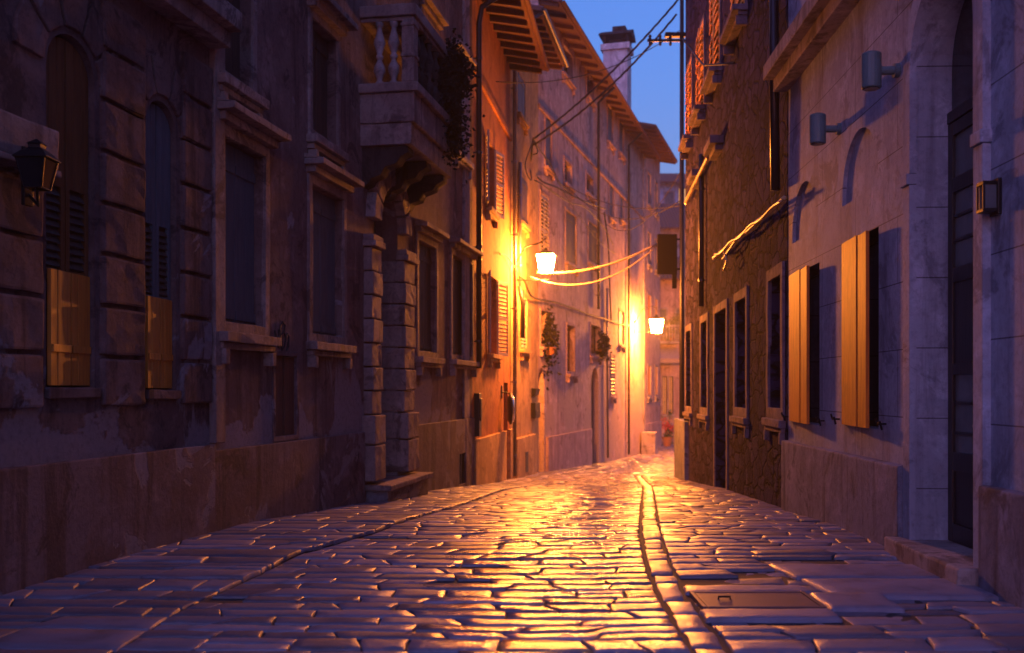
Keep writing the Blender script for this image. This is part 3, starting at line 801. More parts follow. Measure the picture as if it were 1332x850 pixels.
gutter(E, zoe + .06, .83, -.05, FE.len + .05, 'tile', .08)
pipe(E, [(FE.u(775), .8, zoe), (FE.u(775), .12, zoe - .6), (FE.u(775), .12, 4.9)], .06)
pipe(E, [(FE.u(815), .8, zoe), (FE.u(815), .12, zoe - .6), (FE.u(815), .12, -1.8)], .06)
pipe(E, [(FE.u(787), .1, 6), (FE.u(787), .1, 3.2), (FE.u(788), .1, -1.6)], .05, 'zinc', 'conduit')
# chimney on the pink roof
cx, cy = 806.5 * 0 + (806.5 - CX) * 53 / FP, 53.0
Mc = FE.M.to_3x3().to_4x4(); Mc = Matrix.Translation((cx, cy, 0)) @ Mc
mb = MB(Mc); mb.box(-.62, .62, -.8, .5, 14.6, 19.3); ch = E.part(mb, 'chimney', 'chimney', bevel=.02)
mb = MB(Mc); mb.box(-.74, .74, -.92, .62, 19.303, 19.62); E.part(mb, 'chimney_collar', 'chimney', ch, bevel=.02)
mb = MB(Mc)
for a in (-.6, .48): 
    for b in (-.8, .38): mb.box(a, a + .14, b, b + .14, 19.623, 20.05)
mb.box(-.4, .4, -.5, .3, 19.623, 19.9); E.part(mb, 'chimney_vents', 'dark_stone', ch)
mb = MB(Mc); mb.prism([(-.85, 20.053), (.85, 20.053), (.7, 20.22), (0, 20.5), (-.7, 20.22)], -1.0, .72, axes=(0, 2, 1)); E.part(mb, 'chimney_cap', 'dark_stone', ch, bevel=.02)
mb = MB(Mc); mb.box(-.1, .8, -.4, .3, 20.3, 20.72); E.part(mb, 'chimney_pot', 'dark_stone', ch, bevel=.02)

# ================================================================== beyond: red-roofed house and the end of the lane
FFs = FE.P(FE.len, -.5, 0)
FF = Facade((FFs.x, FFs.y + .05), (FFs.x + 2.7, FFs.y + 9), 'L')
F_ = Building('red_roof_house', 'tall far pale house under a deep red overhanging roof, right after the pink house', FF, 16.4, 'pink2', depth=7)
for k, (a, b) in enumerate(((1.2, 2.3), (4.2, 5.4), (7.2, 8.2))):
    for z0_, z1_ in ((1.0, 2.9), (5.2, 7.2), (9.0, 11.0), (12.6, 14.6)):
        window(F_, a, b, z0_, z1_, style='closed', shutter='grey_wood' if z0_ > 6 else 'brown_wood', trim='pale_trim', sd=-.08)
F_.wall(); roof(F_, 16.4, 1.1, 14, True, step=.9)
F_.band('plinth', 'pink2', 0, FF.len, -4, -.6, .1)

def front_house(name, label, x0, x1, Y, H, mat, wins, rp=24, ov=.6, depth=8, side=0, z0=-4):
    a = W(x0, 500, Y); b = W(x1, 500, Y + side)
    F = Facade((a.x, a.y), (b.x, b.y), 'L')
    Bq = Building(name, label, F, H, mat, depth=depth, z0=z0)
    for (u0, u1, za, zb, kw) in wins: window(Bq, u0, u1, za, zb, **kw)
    Bq.wall(); roof(Bq, H, ov, rp, True, step=.9); return Bq
# facades looking back up the lane: their street side faces the camera (side L of a left-to-right line)
G1 = front_house('lane_end_house', 'low mauve house closing the lane, with two tall lit windows and a canvas awning', 842, 925, 69, 9.2, 'pink2',
    [(1.05 + k * .42, 1.37 + k * .42, -.3, 2.35, dict(style='glass', glass='curtain_lit', trim='pale_trim', sill=True, bars=2, surround=.04)) for k in range(2)] +
    [(.5 + k * 1.5, 1.3 + k * 1.5, 5.1, 7.0, dict(style='closed', shutter='grey_wood', trim='pale_trim', sd=-.08)) for k in range(3)])
pz = W(862, 470, 68)
mb = MB(); ax0, ax1 = W(841, 0, 67.9).x, W(884, 0, 67.9).x
mb.prism([(68.95, 4.35), (67.6, 3.55), (67.6, 3.25), (67.65, 3.25), (67.65, 3.5), (68.95, 4.25)], ax0, ax1, axes=(1, 2, 0)); awn = thing('awning', 'faded canvas awning across the far house over its lit windows', 'awning', ((ax0 + ax1) / 2, 68.9, 3.5))
mb.build('canopy', 'canvas', awn)
mb = MB(); 
for xx in (ax0 + .05, ax1 - .05): mb.tube([(xx, 68.95, 3.4), (xx, 67.65, 3.4)], .03, 6)
mb.build('awning_arms', 'iron', awn)
gz = 4.75                                           # white balcony with balusters on the end house
mb = MB(); mb.box(W(850, 0, 68).x, W(884, 0, 68).x, 68.1, 68.98, gz - .18, gz); balg = mb.build('balcony', 'pale_trim', G1.root, bevel=.02)
mb = MB(); mb.box(W(850, 0, 68).x, W(884, 0, 68).x, 68.1, 68.25, gz + 1.0, gz + 1.12); mb.build('handrail', 'pale_trim', balg, bevel=.02)
for k in range(9):
    mb = MB(); xx = W(850, 0, 68).x + .1 + k * .2; mb.lathe(xx, 68.17, [(.06, gz), (.04, gz + .2), (.08, gz + .4), (.04, gz + .7), (.07, gz + 1.0)], 8); mb.build('baluster', 'pale_trim', balg, smooth=True)
G2 = front_house('hill_house', 'distant pale house with one lit window above the other roofs', 838, 950, 92, 20.6, 'white_r',
    [(1.9 + .0, 2.7, 17.6, 19.6, dict(style='closed', shutter='grey_wood', trim='pale_trim', sd=-.08)), (2.62 + .55, 4.0, 18.1, 20.0, dict(style='glass', glass='window_lit', trim='pale_trim'))], 20, .8, z0=-4)
G3 = front_house('gable_house', 'orange roofed house stepping up behind the lane end house', 852, 930, 80, 14.6, 'pink',
    [(.7, 1.5, 11.4, 13.2, dict(style='closed', shutter='dark_wood', trim='pale_trim', sd=-.08)), (2.4, 3.2, 11.4, 13.2, dict(style='closed', shutter='dark_wood', trim='pale_trim', sd=-.08))], 30, .7)

# ================================================================== RIGHT, near white house R1
RX = lambda y: 3.2 + .0415 * y
YR1 = 13.62
F1 = Facade((RX(.2), .2), (RX(YR1), YR1), 'R')
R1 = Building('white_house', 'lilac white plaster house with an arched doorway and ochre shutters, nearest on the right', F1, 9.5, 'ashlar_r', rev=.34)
def leaning(x_far, x_near, yb, yt, ang):
    u1_ = F1.u(x_far); u0_ = F1.u(x_near); xm = (x_far + x_near) / 2
    return u0_, u1_, F1.z(xm, yb), F1.z(xm, yt)
sw = []
for (xf, xn, yb, yt, ang) in ((1030, 1066, 551, 350, 4.5), (1099, 1143, 556, 306, 4)):
    u0, u1, z0, z1 = leaning(xf, xn, yb, yt, ang); sw.append((u0, u1, z0, z1))
    window(R1, u0, u1, z0, z1, style='closed', shutter='warm_wood', leaves=1, lean=ang, boards=3, trim='white_r', surround=0, sd=.005, sill=False, ledges=False)
    uc = (u0 + u1) / 2 + .05; F1.holes.append(arch_pts(uc - .62, uc + .62, z1 + .42, z1 + 1.12, .62, 18))
up0, up1 = F1.u(1276), F1.u(1192)
R1.hole(up0, up1, -4, 4.95, (up1 - up0) / 2)
R1.wall()
for (u0, u1, z0, z1) in sw:
    uc = (u0 + u1) / 2 + .05
    mb = F1.mb(); mb.prism(arch_pts(uc - .62, uc + .62, z1 + .42, z1 + 1.12, .62, 18), -.3, -.045); R1.part(mb, 'blind_arch', 'white_r')
    for uu in (u0 - .22, u1 + .2):
        mb = F1.mb(); zz = z0 + .06
        mb.tube([(uu, 0, zz), (uu, .07, zz)], .01, 6); mb.tube([(uu - .09, .07, zz - .05), (uu - .03, .07, zz + .02), (uu + .03, .07, zz), (uu + .09, .07, zz + .05)], .012, 6)
        R1.part(mb, 'shutter_hook', 'iron')
zd = .17; pw_ = up1 - up0
mb = F1.mb()
mb.box(up0 + .01, up1 - .01, -.335, -.26, 3.82, 3.92)                                             # transom
for k in range(2):
    a = up0 + .015 + k * pw_ / 2; b = a + pw_ / 2 - .02
    for (x_, y_) in ((a, a + .10), (b - .10, b)): mb.box(x_, y_, -.325, -.27, zd, 3.815)
    for z0_, z1_ in ((zd, zd + .16), (zd + .62, zd + .78), (1.62, 1.72), (2.42, 2.55), (3.2, 3.33), (3.7, 3.815)): mb.box(a + .10, b - .10, -.323, -.272, z0_, z1_)
    mb.box(a + .1, b - .1, -.315, -.29, zd + .16, zd + .62); mb.box(a + .1, b - .1, -.315, -.285, 1.72, 2.42)
    for z_ in (1.1, 1.36, 2.77, 2.98): mb.box(a + .1, b - .1, -.31, -.28, z_, z_ + .03)
dr = R1.part(mb, 'door', 'door_wood', bevel=.006)
for k in range(2):
    a = up0 + .015 + k * pw_ / 2 + .1; b = a + pw_ / 2 - .22
    for z0_, z1_ in ((zd + .78, 1.62), (2.55, 3.2), (3.33, 3.7)):
        mb = F1.mb(); mb.box(a, b, -.305, -.297, z0_, z1_); R1.part(mb, 'pane', 'glass_blue', dr)
mb = F1.mb(); mb.prism(arch_pts(up0 + .02, up1 - .02, 3.923, 4.93, pw_ / 2 - .02), -.32, -.30); R1.part(mb, 'fanlight', 'glass', dr)
mb = F1.mb(); um = (up0 + up1) / 2; mb.tube([(um - .05, -.27, 1.2), (um - .05, -.2, 1.2), (um - .14, -.19, 1.2)], .012, 8); R1.part(mb, 'handle', 'zinc', dr)
for s, (a, b) in enumerate(((up0 - .17, up0), (up1, up1 + .17))):
    mb = F1.mb(); mb.box(a, b, -.02, .06, .0, 3.30); R1.part(mb, 'door_jamb', 'white_r', bevel=.008)
    mb = F1.mb(); mb.box(a - (.02 if s == 0 else -.0), b + (.02 if s else 0), -.02, .085, 3.303, 3.40); R1.part(mb, 'impost', 'white_r', bevel=.01)
ca, rs_ = (up0 + up1) / 2, (up1 - up0) / 2
zs_ = 4.95 - rs_
mb = F1.mb()
inn = [(up0, 3.403), (up0, zs_)] + [(ca - rs_ * math.cos(math.pi * k / 16), zs_ + rs_ * math.sin(math.pi * k / 16)) for k in range(1, 16)] + [(up1, zs_), (up1, 3.403)]
out = [(up0 - .17, 3.403), (up0 - .17, zs_)] + [(ca - (rs_ + .17) * math.cos(math.pi * k / 16), zs_ + (rs_ + .17) * math.sin(math.pi * k / 16)) for k in range(1, 16)] + [(up1 + .17, zs_), (up1 + .17, 3.403)]
for i in range(len(inn) - 1): mb.prism([inn[i], inn[i + 1], out[i + 1], out[i]], -.02, .06)
bmesh.ops.remove_doubles(mb.bm, verts=mb.bm.verts[:], dist=.0005)
R1.part(mb, 'archivolt', 'white_r')
mb = F1.mb(); mb.box(up0 - .12, up1 + .2, -.33, .22, -.6, zd); R1.part(mb, 'door_step', 'pale_trim', bevel=.02)
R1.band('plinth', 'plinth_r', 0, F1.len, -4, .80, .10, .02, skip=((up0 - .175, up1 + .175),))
R1.band('cornice', 'pale_trim', 0, F1.len + .03, 5.55, 5.72, .20)
R1.band('cornice_top', 'pale_trim', 0, F1.len + .06, 5.723, 5.92, .33)
roof(R1, 9.5, .5, rafters=False)

def spot(x, y, label):
    u = F1.u(x + 31, 0); z = F1.z(x + 31, y); c = F1.P(u, 0, z)
    t = thing('wall_spotlight', label, 'wall light', c, 'cylindrical wall spotlights')
    mb = F1.mb(Matrix.Translation((u, .25, z))); mb.lathe(0, 0, [(.082, -.165), (.09, -.155), (.09, .15), (.082, .16)], 20); mb.build('body', 'teal', t, bevel=0)
    mb = F1.mb(); mb.tube([(u, .0, z), (u, .045, z)], .065, 14); mb.tube([(u, .045, z), (u, .18, z)], .04, 10); mb.build('mount', 'teal', t)
    for q in (.161, -.171):
        mb = F1.mb(Matrix.Translation((u, .25, z))); mb.lathe(0, 0, [(.07, q), (.07, q + .005)], 16); mb.build('lens', 'glass', t)
spot(1138, 92, 'teal cylinder spotlight nearer the arched doorway, higher in view on the white wall')
spot(1062, 168, 'teal cylinder spotlight nearer the dark downpipe, above the far ochre shutter')
ub = F1.u(1298); zb_ = F1.z(1298, 257)
t = thing('door_light', 'small dark box light fixed to the white wall right of the arched doorway', 'wall light', F1.P(ub, 0, zb_))
mb = F1.mb(); mb.box(ub - .07, ub + .07, 0, .03, zb_ - .13, zb_ + .13); mb.build('back_plate', 'iron', t, bevel=.006)
mb = F1.mb(); mb.box(ub - .06, ub + .06, .03, .13, zb_ - .11, zb_ - .085); mb.box(ub - .06, ub + .06, .03, .13, zb_ + .085, zb_ + .11)
for a in (-.06, .045):
    mb.box(ub + a, ub + a + .015, .115, .13, zb_ - .085, zb_ + .085)
mb.build('frame', 'iron', t, bevel=.003)
mb = F1.mb(); mb.box(ub - .05, ub + .05, .032, .112, zb_ - .084, zb_ + .084); mb.build('glass', 'glass_blue', t)

# ================================================================== RIGHT, rubble house R2
F2 = Facade((2.735 + .075 * YR1, YR1 + .01), (2.735 + .075 * 27.75, 27.75), 'R')
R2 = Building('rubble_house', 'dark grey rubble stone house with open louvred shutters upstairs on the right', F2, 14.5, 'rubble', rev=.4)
def w2(x0, x1, yb, yt, **k):   # x0 far column, x1 near column
    xm = (x0 + x1) / 2; k.setdefault('trim', 'frame_r2')
    return window(R2, F2.u(x1), F2.u(x0), F2.z(xm, yb), F2.z(xm, yt), **k)
kw = dict(style='glass', surround=.17, sill_d=.1)
w2(1002, 1018, 546, 362, **kw); w2(958, 972, 543, 390, **kw); w2(913, 921, 540, 419, **kw); w2(893.5, 900, 537, 431, **kw)
ux0, ux1 = F2.u(946), F2.u(931); R2.hole(ux0, ux1, -4, F2.z(938, 405))
mb = F2.mb(); mb.box(ux0 + .01, ux1 - .01, -.38, -.31, -2, F2.z(938, 405) - .01)
for k in range(2):
    for q in range(3): mb.box(ux0 + .1 + k * (ux1 - ux0) / 2, ux0 - .08 + (k + 1) * (ux1 - ux0) / 2, -.315, -.28, -.5 + q * .85, .2 + q * .85)
R2.part(mb, 'door', 'door_wood', bevel=.006)
ups = []
for (x0, x1) in ((895, 901), (909, 917), (927, 938), (955, 971), (990, 1012)):
    window(R2, F2.u(x1), F2.u(x0), 8.05, 10.1, style='closed', shutter='slat_wood', lean=4, sd=.0, trim='frame_r2', surround=.1, sill_d=.26, pitch=.17)
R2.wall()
mb = F2.mb(); frame_ring(mb, ux0 - .17, ux1 + .17, -3, F2.z(938, 405) + .17, .168, -.02, .035); R2.part(mb, 'door_surround', 'frame_r2', bevel=.008)
for x_, y_ in ((936, 195), (911, 235)):
    uu, zz = F2.u(x_), F2.z(x_, y_); mb = F2.mb(); mb.box(uu - .6, uu + .6, -.02, .27, zz, zz + .16); mb.box(uu - .5, uu + .5, -.02, .16, zz - .12, zz - .003); R2.part(mb, 'corbel_shelf', 'frame_r2', bevel=.015)
roof(R2, 14.5, .5, rafters=True)
mb = F2.mb(); mb.box(F2.len - .9, F2.len + 2.2, -.6, .12, -4, .62); R2.part(mb, 'buttress', 'plinth_r', bevel=.02)
# black downpipe on the seam of the two right houses
pipe(R2, [(.32, .12, 11.8), (.32, .12, 6.6), (.12, .16, 6.2), (.2, .14, 5.6), (.22, .12, 4.25)], .065)
pipe(R2, [(F2.u(918), .1, 6.9), (F2.u(918), .1, 3.4)], .06)

# ================================================================== paving
wallL = [(F.P(0, 0, 0).x, F.P(0, 0, 0).y) for F in (FA, FB, FC, FD, FE, FF)] + [(FF.P(FF.len, 0, 0).x, FF.P(FF.len, 0, 0).y), (11.5, 72), (12, 90)]
LYv, LXv = [p[1] for p in wallL], [p[0] for p in wallL]
def XL(y): return float(np.interp(y, LYv, LXv)) - .05
def XR(y): return float(np.interp(y, [0, YR1, 27.75, 30.0, 30.05, 90], [3.2, RX(YR1), F2.P(F2.len, 0, 0).x, 4.95, 12, 15])) + .05
CHY = [-2, 5.5, 7, 8.2, 10.3, 14.6, 22, 32, 48, 60]; CHX = [.95, 1.0, 1.03, 1.1, 1.315, 1.89, 2.88, 3.9, 6.4, 9]
def XC(y): return float(np.interp(y, CHY, CHX))
KY = [-2, 6.5, 7.85, 8.8, 9.5, 10.4, 12.6, 14.9, 19, 21.5, 26, 33, 50, 60]; KX = [-2.3, -2.2, -2.0, -1.9, -1.68, -1.40, -1.08, -.70, -.21, .26, 1.0, 2.2, 6.0, 9.0]
def XK(y): return float(np.interp(y, KY, KX))

VV, FFc, TT, WW = [], [], [], []
vcount = 0
def stone(c, y0, y1, lift, na, nb, tone, round_=.03, dome=.010, tilt=.012, sink=.06, seed=0.0, worn=1.0):
    """c: four plan corners (near-left, near-right, far-right, far-left)"""
    global vcount
    def par(n, L):
        e = min(.45, round_ / max(L, .05))
        if n <= 5: return np.array([0, e * .5, .5, 1 - e * .5, 1])
        mid = np.linspace(e, 1 - e, n - 4); return np.concatenate(([0, e * .35], mid, [1 - e * .35, 1]))
    Lx = abs(c[1][0] - c[0][0]); Ly = abs(c[3][1] - c[0][1])
    a = par(na, Lx); b = par(nb, Ly); A_, B_ = np.meshgrid(a, b)
    P = [np.array(q) for q in c]
    X = (1 - A_) * (1 - B_) * P[0][0] + A_ * (1 - B_) * P[1][0] + A_ * B_ * P[2][0] + (1 - A_) * B_ * P[3][0]
    Y = (1 - A_) * (1 - B_) * P[0][1] + A_ * (1 - B_) * P[1][1] + A_ * B_ * P[2][1] + (1 - A_) * B_ * P[3][1]
    # wobble of the outline
    ph = seed * 7.3
    X = X + .005 * np.sin(Y * 17 + ph) * (Lx > .15); Y = Y + .004 * np.sin(X * 9 + ph * 1.7) + .004 * np.sin(X * 23 + ph)
    dist = np.minimum(np.minimum(A_, 1 - A_) * Lx, np.minimum(B_, 1 - B_) * Ly)
    ed = np.clip(dist / round_, 0, 1); edge = -(1 - ed) ** 2 * round_ * .6
    dm = dome * (1 - (2 * A_ - 1) ** 2) * (1 - (2 * B_ - 1) ** 2)
    tx, ty = rng.normal(0, tilt), rng.normal(0, tilt * .8)
    Z = np.interp(Y, GY, GZ) + lift + edge + dm + tx * (A_ - .5) * Lx + ty * (B_ - .5) * Ly + rng.normal(0, .0028)
    Z = Z + .0014 * np.sin(X * 11 + ph) * np.sin(Y * 13 + ph * 2.1) + .0007 * np.sin(X * 31 + ph * 3) * np.sin(Y * 37 + ph)
    Z[0, :] -= sink * .5; Z[-1, :] -= sink * .5; Z[:, 0] -= sink * .5; Z[:, -1] -= sink * .5
    if na > 6:
        Z = Z + rng.normal(0, .0009, Z.shape) - (1 - ed) * np.abs(rng.normal(0, .003, Z.shape))
        X = X + rng.normal(0, .0022, X.shape); Y = Y + rng.normal(0, .0022, Y.shape)
    wcl = (1 - .0) * np.exp(-((X - (np.interp(Y, KY, KX) * .28 + np.interp(Y, CHY, CHX) * .72)) / .8) ** 2)
    worn = worn * .25 + wcl * 1.05
    VV.append(np.stack([X.ravel(), Y.ravel(), Z.ravel()], 1))
    nx, ny = len(a), len(b)
    i = np.arange(nx - 1); j = np.arange(ny - 1); I, J = np.meshgrid(i, j)
    base = vcount + J * nx + I
    FFc.append(np.stack([base.ravel(), base.ravel() + 1, base.ravel() + nx + 1, base.ravel() + nx], 1))
    TT.append(np.full(nx * ny, tone)); WW.append(worn.ravel()); vcount += nx * ny

SLAB = (2.2, 3.5, 6.98, 8.35)          # a big slab before the right-hand doorstep
PLATE = (1.24, 2.6, 6.3, 7.45)
def strip(fa, fb, kind, ya, ye, lift_of, hr, lr, skew, seed):
    y = ya
    while y < ye:
        h = rng.uniform(*hr)
        if rng.random() < .12: h *= 1.35
        if y > 30: h *= 1.4
        if y > 45: h *= 1.6
        na, nb = (12, 8) if y < 13 else (8, 6) if y < 22 else (5, 5)
        near = y < 17; gap = .006 if near else .009
        ym = y + h / 2
        def wave(x, yy): return yy + skew * x + .035 * math.sin(x * .8 + yy * .35 + seed) + .012 * math.sin(x * 2.1 + yy * .9 + seed * 2)
        tot = fb(ym) - fa(ym)
        if tot < .1: y += h; continue
        cuts = [0.0]; cur = rng.uniform(.15, .5)
        while cur < tot - .14:
            cuts.append(cur); cur += rng.uniform(*lr) * (1.5 if rng.random() < .12 else 1)
        cuts.append(tot)
        bend = [0] + [rng.normal(0, .035) for _ in cuts[1:-1]] + [0]
        for k in range(len(cuts) - 1):
            s0, s1 = cuts[k] / tot, cuts[k + 1] / tot
            def X_(s, q): a, b = fa(q), fb(q); return a + (b - a) * s
            drop = 0
            xlo, xhi = X_(s0, ym), X_(s1, ym)
            for r in (SLAB, PLATE):
                if xlo < r[1] and xhi > r[0] and y - .1 < r[3] and y + h + .1 > r[2]: drop = -.02
            Lk = cuts[k + 1] - cuts[k]
            if near and kind == 'road' and rng.random() < .025 and Lk < .5 and not drop: drop = -.03
            parts = [(y, y + h)]
            if rng.random() < .16 and h > .27: parts = [(y, y + h * .5), (y + h * .5, y + h)]
            for (q0, q1) in parts:
                xa0, xb0 = X_(s0, q0) + gap - bend[k], X_(s1, q0) - gap - bend[k + 1]; xa1, xb1 = X_(s0, q1) + gap + bend[k], X_(s1, q1) - gap + bend[k + 1]
                jit = [rng.normal(0, .006) for _ in range(4)]
                c = [(xa0, wave(xa0, q0) + gap + abs(jit[0])), (xb0, wave(xb0, q0) + gap + abs(jit[1])), (xb1, wave(xb1, q1) - gap - abs(jit[2])), (xa1, wave(xa1, q1) - gap - abs(jit[3]))]
                stone(c, q0, q1, lift_of(ym) + drop, na, nb, rng.uniform(0, 1) ** 1.2 * (.8 if kind == 'side' else 1), seed=rng.uniform(0, 9),
                      dome=.002 if kind == 'side' else rng.uniform(0, .003), tilt=.004 if kind == 'side' else .010, round_=.010 if kind == 'side' else rng.uniform(.006, .011), worn=rng.uniform(0, .4) if kind == 'side' else rng.uniform(.55, 1.15) if seed < 3.5 else rng.uniform(.3, .95))
        y += h
KL = lambda y: .028 * max(0, min(1, (24 - y) / 6)) * max(0, min(1, (y - 6.9) / 1.2))
strip(XL, lambda q: XK(q) - .003, 'side', 1.2, 26, KL, (.22, .42), (.32, .8), -.05, 1.0)
strip(lambda q: XK(q) + .004, lambda q: XC(q) - .006, 'road', 1.1, 26, lambda y: 0, (.15, .30), (.24, .68), .0, 2.0)
strip(XL, lambda q: XC(q) - .006, 'road', 26.05, 31, lambda y: 0, (.2, .36), (.35, .9), .0, 2.0)
strip(lambda q: XC(q) + .226, XR, 'road', 1.3, 31, lambda y: .003, (.16, .32), (.24, .7), .04, 4.0)
strip(XL, XR, 'road', 31.1, 75, lambda y: 0, (.25, .4), (.4, .9), .0, 3.0)
y = 1.0                                   # the channel's narrow slabs and the kerb
while y < 31:
    L = rng.uniform(.25, .7); q0, q1 = y, y + L
    if 1:
        j = [rng.normal(0, .009) for _ in range(4)]
        c = [(XC(q0) + .026 + j[0], q0 + .008), (XC(q0) + .2 + j[1], q0 + .008), (XC(q1) + .2 + j[2], q1 - .008), (XC(q1) + .026 + j[3], q1 - .008)]
        stone(c, q0, q1, -.010, 7, 8, rng.uniform(.3, 1), seed=rng.uniform(0, 9), dome=0, tilt=.004, round_=.012, worn=rng.uniform(.4, .9))
    y += L
slabs = [((2.28, 7.02), (3.42, 6.95), (3.46, 7.66), (2.22, 7.70)), ((2.20, 7.73), (3.46, 7.69), (3.5, 8.32), (2.12, 8.36)), ((1.24, 7.15), (2.2, 7.15), (2.15, 7.45), (1.26, 7.42)), ((2.1, 6.60), (2.6, 6.58), (2.62, 7.12), (2.1, 7.13)), ((1.22, 6.3), (2.1, 6.3), (2.1, 6.6), (1.23, 6.6))]
for c in slabs: stone([tuple(p) for p in c], 0, 0, .012, 18, 12, .8, seed=rng.uniform(0, 9), dome=.004, tilt=.003, round_=.03)
Vn = np.concatenate(VV); Fn = np.concatenate(FFc); Tn = np.concatenate(TT)
me = bpy.data.meshes.new('street_paving')
me.vertices.add(len(Vn)); me.vertices.foreach_set('co', Vn.astype(np.float32).ravel())
me.loops.add(Fn.size); me.loops.foreach_set('vertex_index', Fn.astype(np.int32).ravel())
me.polygons.add(len(Fn)); me.polygons.foreach_set('loop_start', np.arange(0, Fn.size, 4, dtype=np.int32))
me.update(calc_edges=True)
at = me.attributes.new('tone', 'FLOAT', 'POINT'); at.data.foreach_set('value', Tn.astype(np.float32))
at = me.attributes.new('worn', 'FLOAT', 'POINT'); at.data.foreach_set('value', np.concatenate(WW).astype(np.float32))
me.polygons.foreach_set('use_smooth', np.ones(len(Fn), dtype=bool))
me.materials.append(MT['paving'])
o = bpy.data.objects.new('street_paving', me); COL.objects.link(o); structure(o)

def sheet(name, xs, ys, dz, m):
    mb = MB(); G = [[mb.v((x, yy, g(yy) + dz)) for x in xs] for yy in ys]
    for a, b in zip(G, G[1:]):
        for i in range(len(xs) - 1): mb.face([a[i], a[i + 1], b[i + 1], b[i]])
    return structure(mb.build(name, m, None))
ys_ = [-60, -30] + list(np.linspace(-5, 80, 60)) + [95, 120]
sheet('ground', [-60, -20, 0, 20, 60], ys_, -.16, 'earth')
sheet('paving_bed', [-5.6, -2, 2, 6, 16], list(np.linspace(-4, 78, 60)), -.017, 'joint')

# iron access plate in the paving
zz = g(6.9) + .004
mp = thing('access_cover', 'rusty rectangular iron cover set into the paving beside the drainage channel', 'manhole cover', (1.68, 6.87, zz))
mb = MB(); mb.box(1.30, 2.05, 6.66, 7.09, zz - .05, zz + .012)
mb.build('plate', 'rust_iron', mp, bevel=.003)
mb = MB(); frame_ring(MBf := MB(Matrix.Translation((0, 0, 0))), 0, 1, 0, 1, .1, 0, .1); MBf.bm.free()
for (a, b, c, d) in ((1.265, 1.293, 6.62, 7.13), (2.057, 2.085, 6.62, 7.13), (1.295, 2.055, 6.62, 6.648), (1.295, 2.055, 7.10, 7.13)): mb.box(a, b, c, d, zz - .05, zz + .016)
mb.build('rim', 'rust_iron', mp, bevel=.003)
mb = MB(); mb.tube([(1.42, 6.87, zz + .012), (1.42, 6.87, zz + .03), (1.5, 6.87, zz + .03), (1.5, 6.87, zz + .012)], .008, 6); mb.build('lifting_handle', 'iron', mp)

# ================================================================== street lamps
def street_lamp(wall_pt, n, tdir, reach, zc, label, glass, s=1.0):
    root = thing('street_lamp', label, 'street lamp', wall_pt, 'lit lanterns on wall brackets')
    c = Vector(wall_pt) + n * reach; c.z = zc
    ang = math.atan2(n.y, n.x)
    M = Matrix.Translation((c.x, c.y, zc - .24 * s)) @ Matrix.Rotation(ang, 4, 'Z')
    A4 = None
    lantern_body_at(root, M, s, glass)
    mb = MB(); w = Vector(wall_pt); zt_ = zc + .22 * s + .36 * s
    mb.tube([w + Vector((0, 0, .15)), w + n * reach * .35 + Vector((0, 0, .62 * s)), w + n * reach * .8 + Vector((0, 0, .72 * s)), Vector((c.x, c.y, zt_ + .10)), Vector((c.x, c.y, zt_ - .03))], .022, 8)
    mb.tube([w + Vector((0, 0, -.28)), w + n * reach * .5 + Vector((0, 0, -.30)), w + n * (reach + .12) + Vector((0, 0, -.27 * s))], .014, 8)
    mb.build('bracket', 'iron', root, smooth=True)
    mb = MB(Matrix.Translation(w) @ Matrix.Rotation(ang, 4, 'Z')); mb.box(.0, .03, -.07, .07, -.4, .35); mb.build('wall_plate', 'iron', root, bevel=.006)
    return root
def lantern_body_at(root, M, s, glass):
    bw, tw, h = .15 * s, .215 * s, .46 * s
    A4 = [(-1, -1), (1, -1), (1, 1), (-1, 1)]
    mb = MB(M); lo = [mb.v((a * bw, b * bw, 0)) for a, b in A4]; hi = [mb.v((a * tw, b * tw, h)) for a, b in A4]
    for i in range(4): mb.face([lo[i], lo[(i + 1) % 4], hi[(i + 1) % 4], hi[i]])
    mb.face(lo[::-1]); mb.build('glass', glass, root)
    mb = MB(M); r = .010 * s
    for i in range(4):
        a, b = A4[i]; a2, b2 = A4[(i + 1) % 4]; q = 1.04
        mb.tube([(a * bw * q, b * bw * q, -.01 * s), (a * tw * q, b * tw * q, h + .004)], r, 6)
        mb.tube([(a * bw * q, b * bw * q, -.008), (a2 * bw * q, b2 * bw * q, -.008)], r, 6)
    mb.build('frame', 'iron', root)
    mb = MB(M); e = tw * 1.2; prev = None
    for rr, zz in ((e, h + .008), (e, h + .03 * s), (tw * .6, h + .09 * s), (tw * .3, h + .12 * s), (tw * .1, h + .20 * s)):
        cur = [mb.v((a * rr, b * rr, zz)) for a, b in A4]
        if prev is None: mb.face(cur[::-1])
        else:
            for i in range(4): mb.face([prev[i], prev[(i + 1) % 4], cur[(i + 1) % 4], cur[i]])
        prev = cur
    mb.face(prev); mb.build('cap', 'iron', root, bevel=.004)
u_ = FD.u(668); wp = FD.P(u_, .02, FD.z(668, 352))
street_lamp(wp, FD.n, FD.t, .93, W(708, 345, 29.2).z, 'bright lit street lantern on a bracket from the ochre wall, nearer and larger', 'lamp_glass', 1.08)
u_ = FE.u(825); wp2 = FE.P(u_, .02, FE.z(825, 425))
street_lamp(wp2, FE.n, FE.t, 1.15, W(846, 424, 52).z, 'smaller lit street lantern on the pink wall far down the lane', 'lamp_glass_far', 1.45)

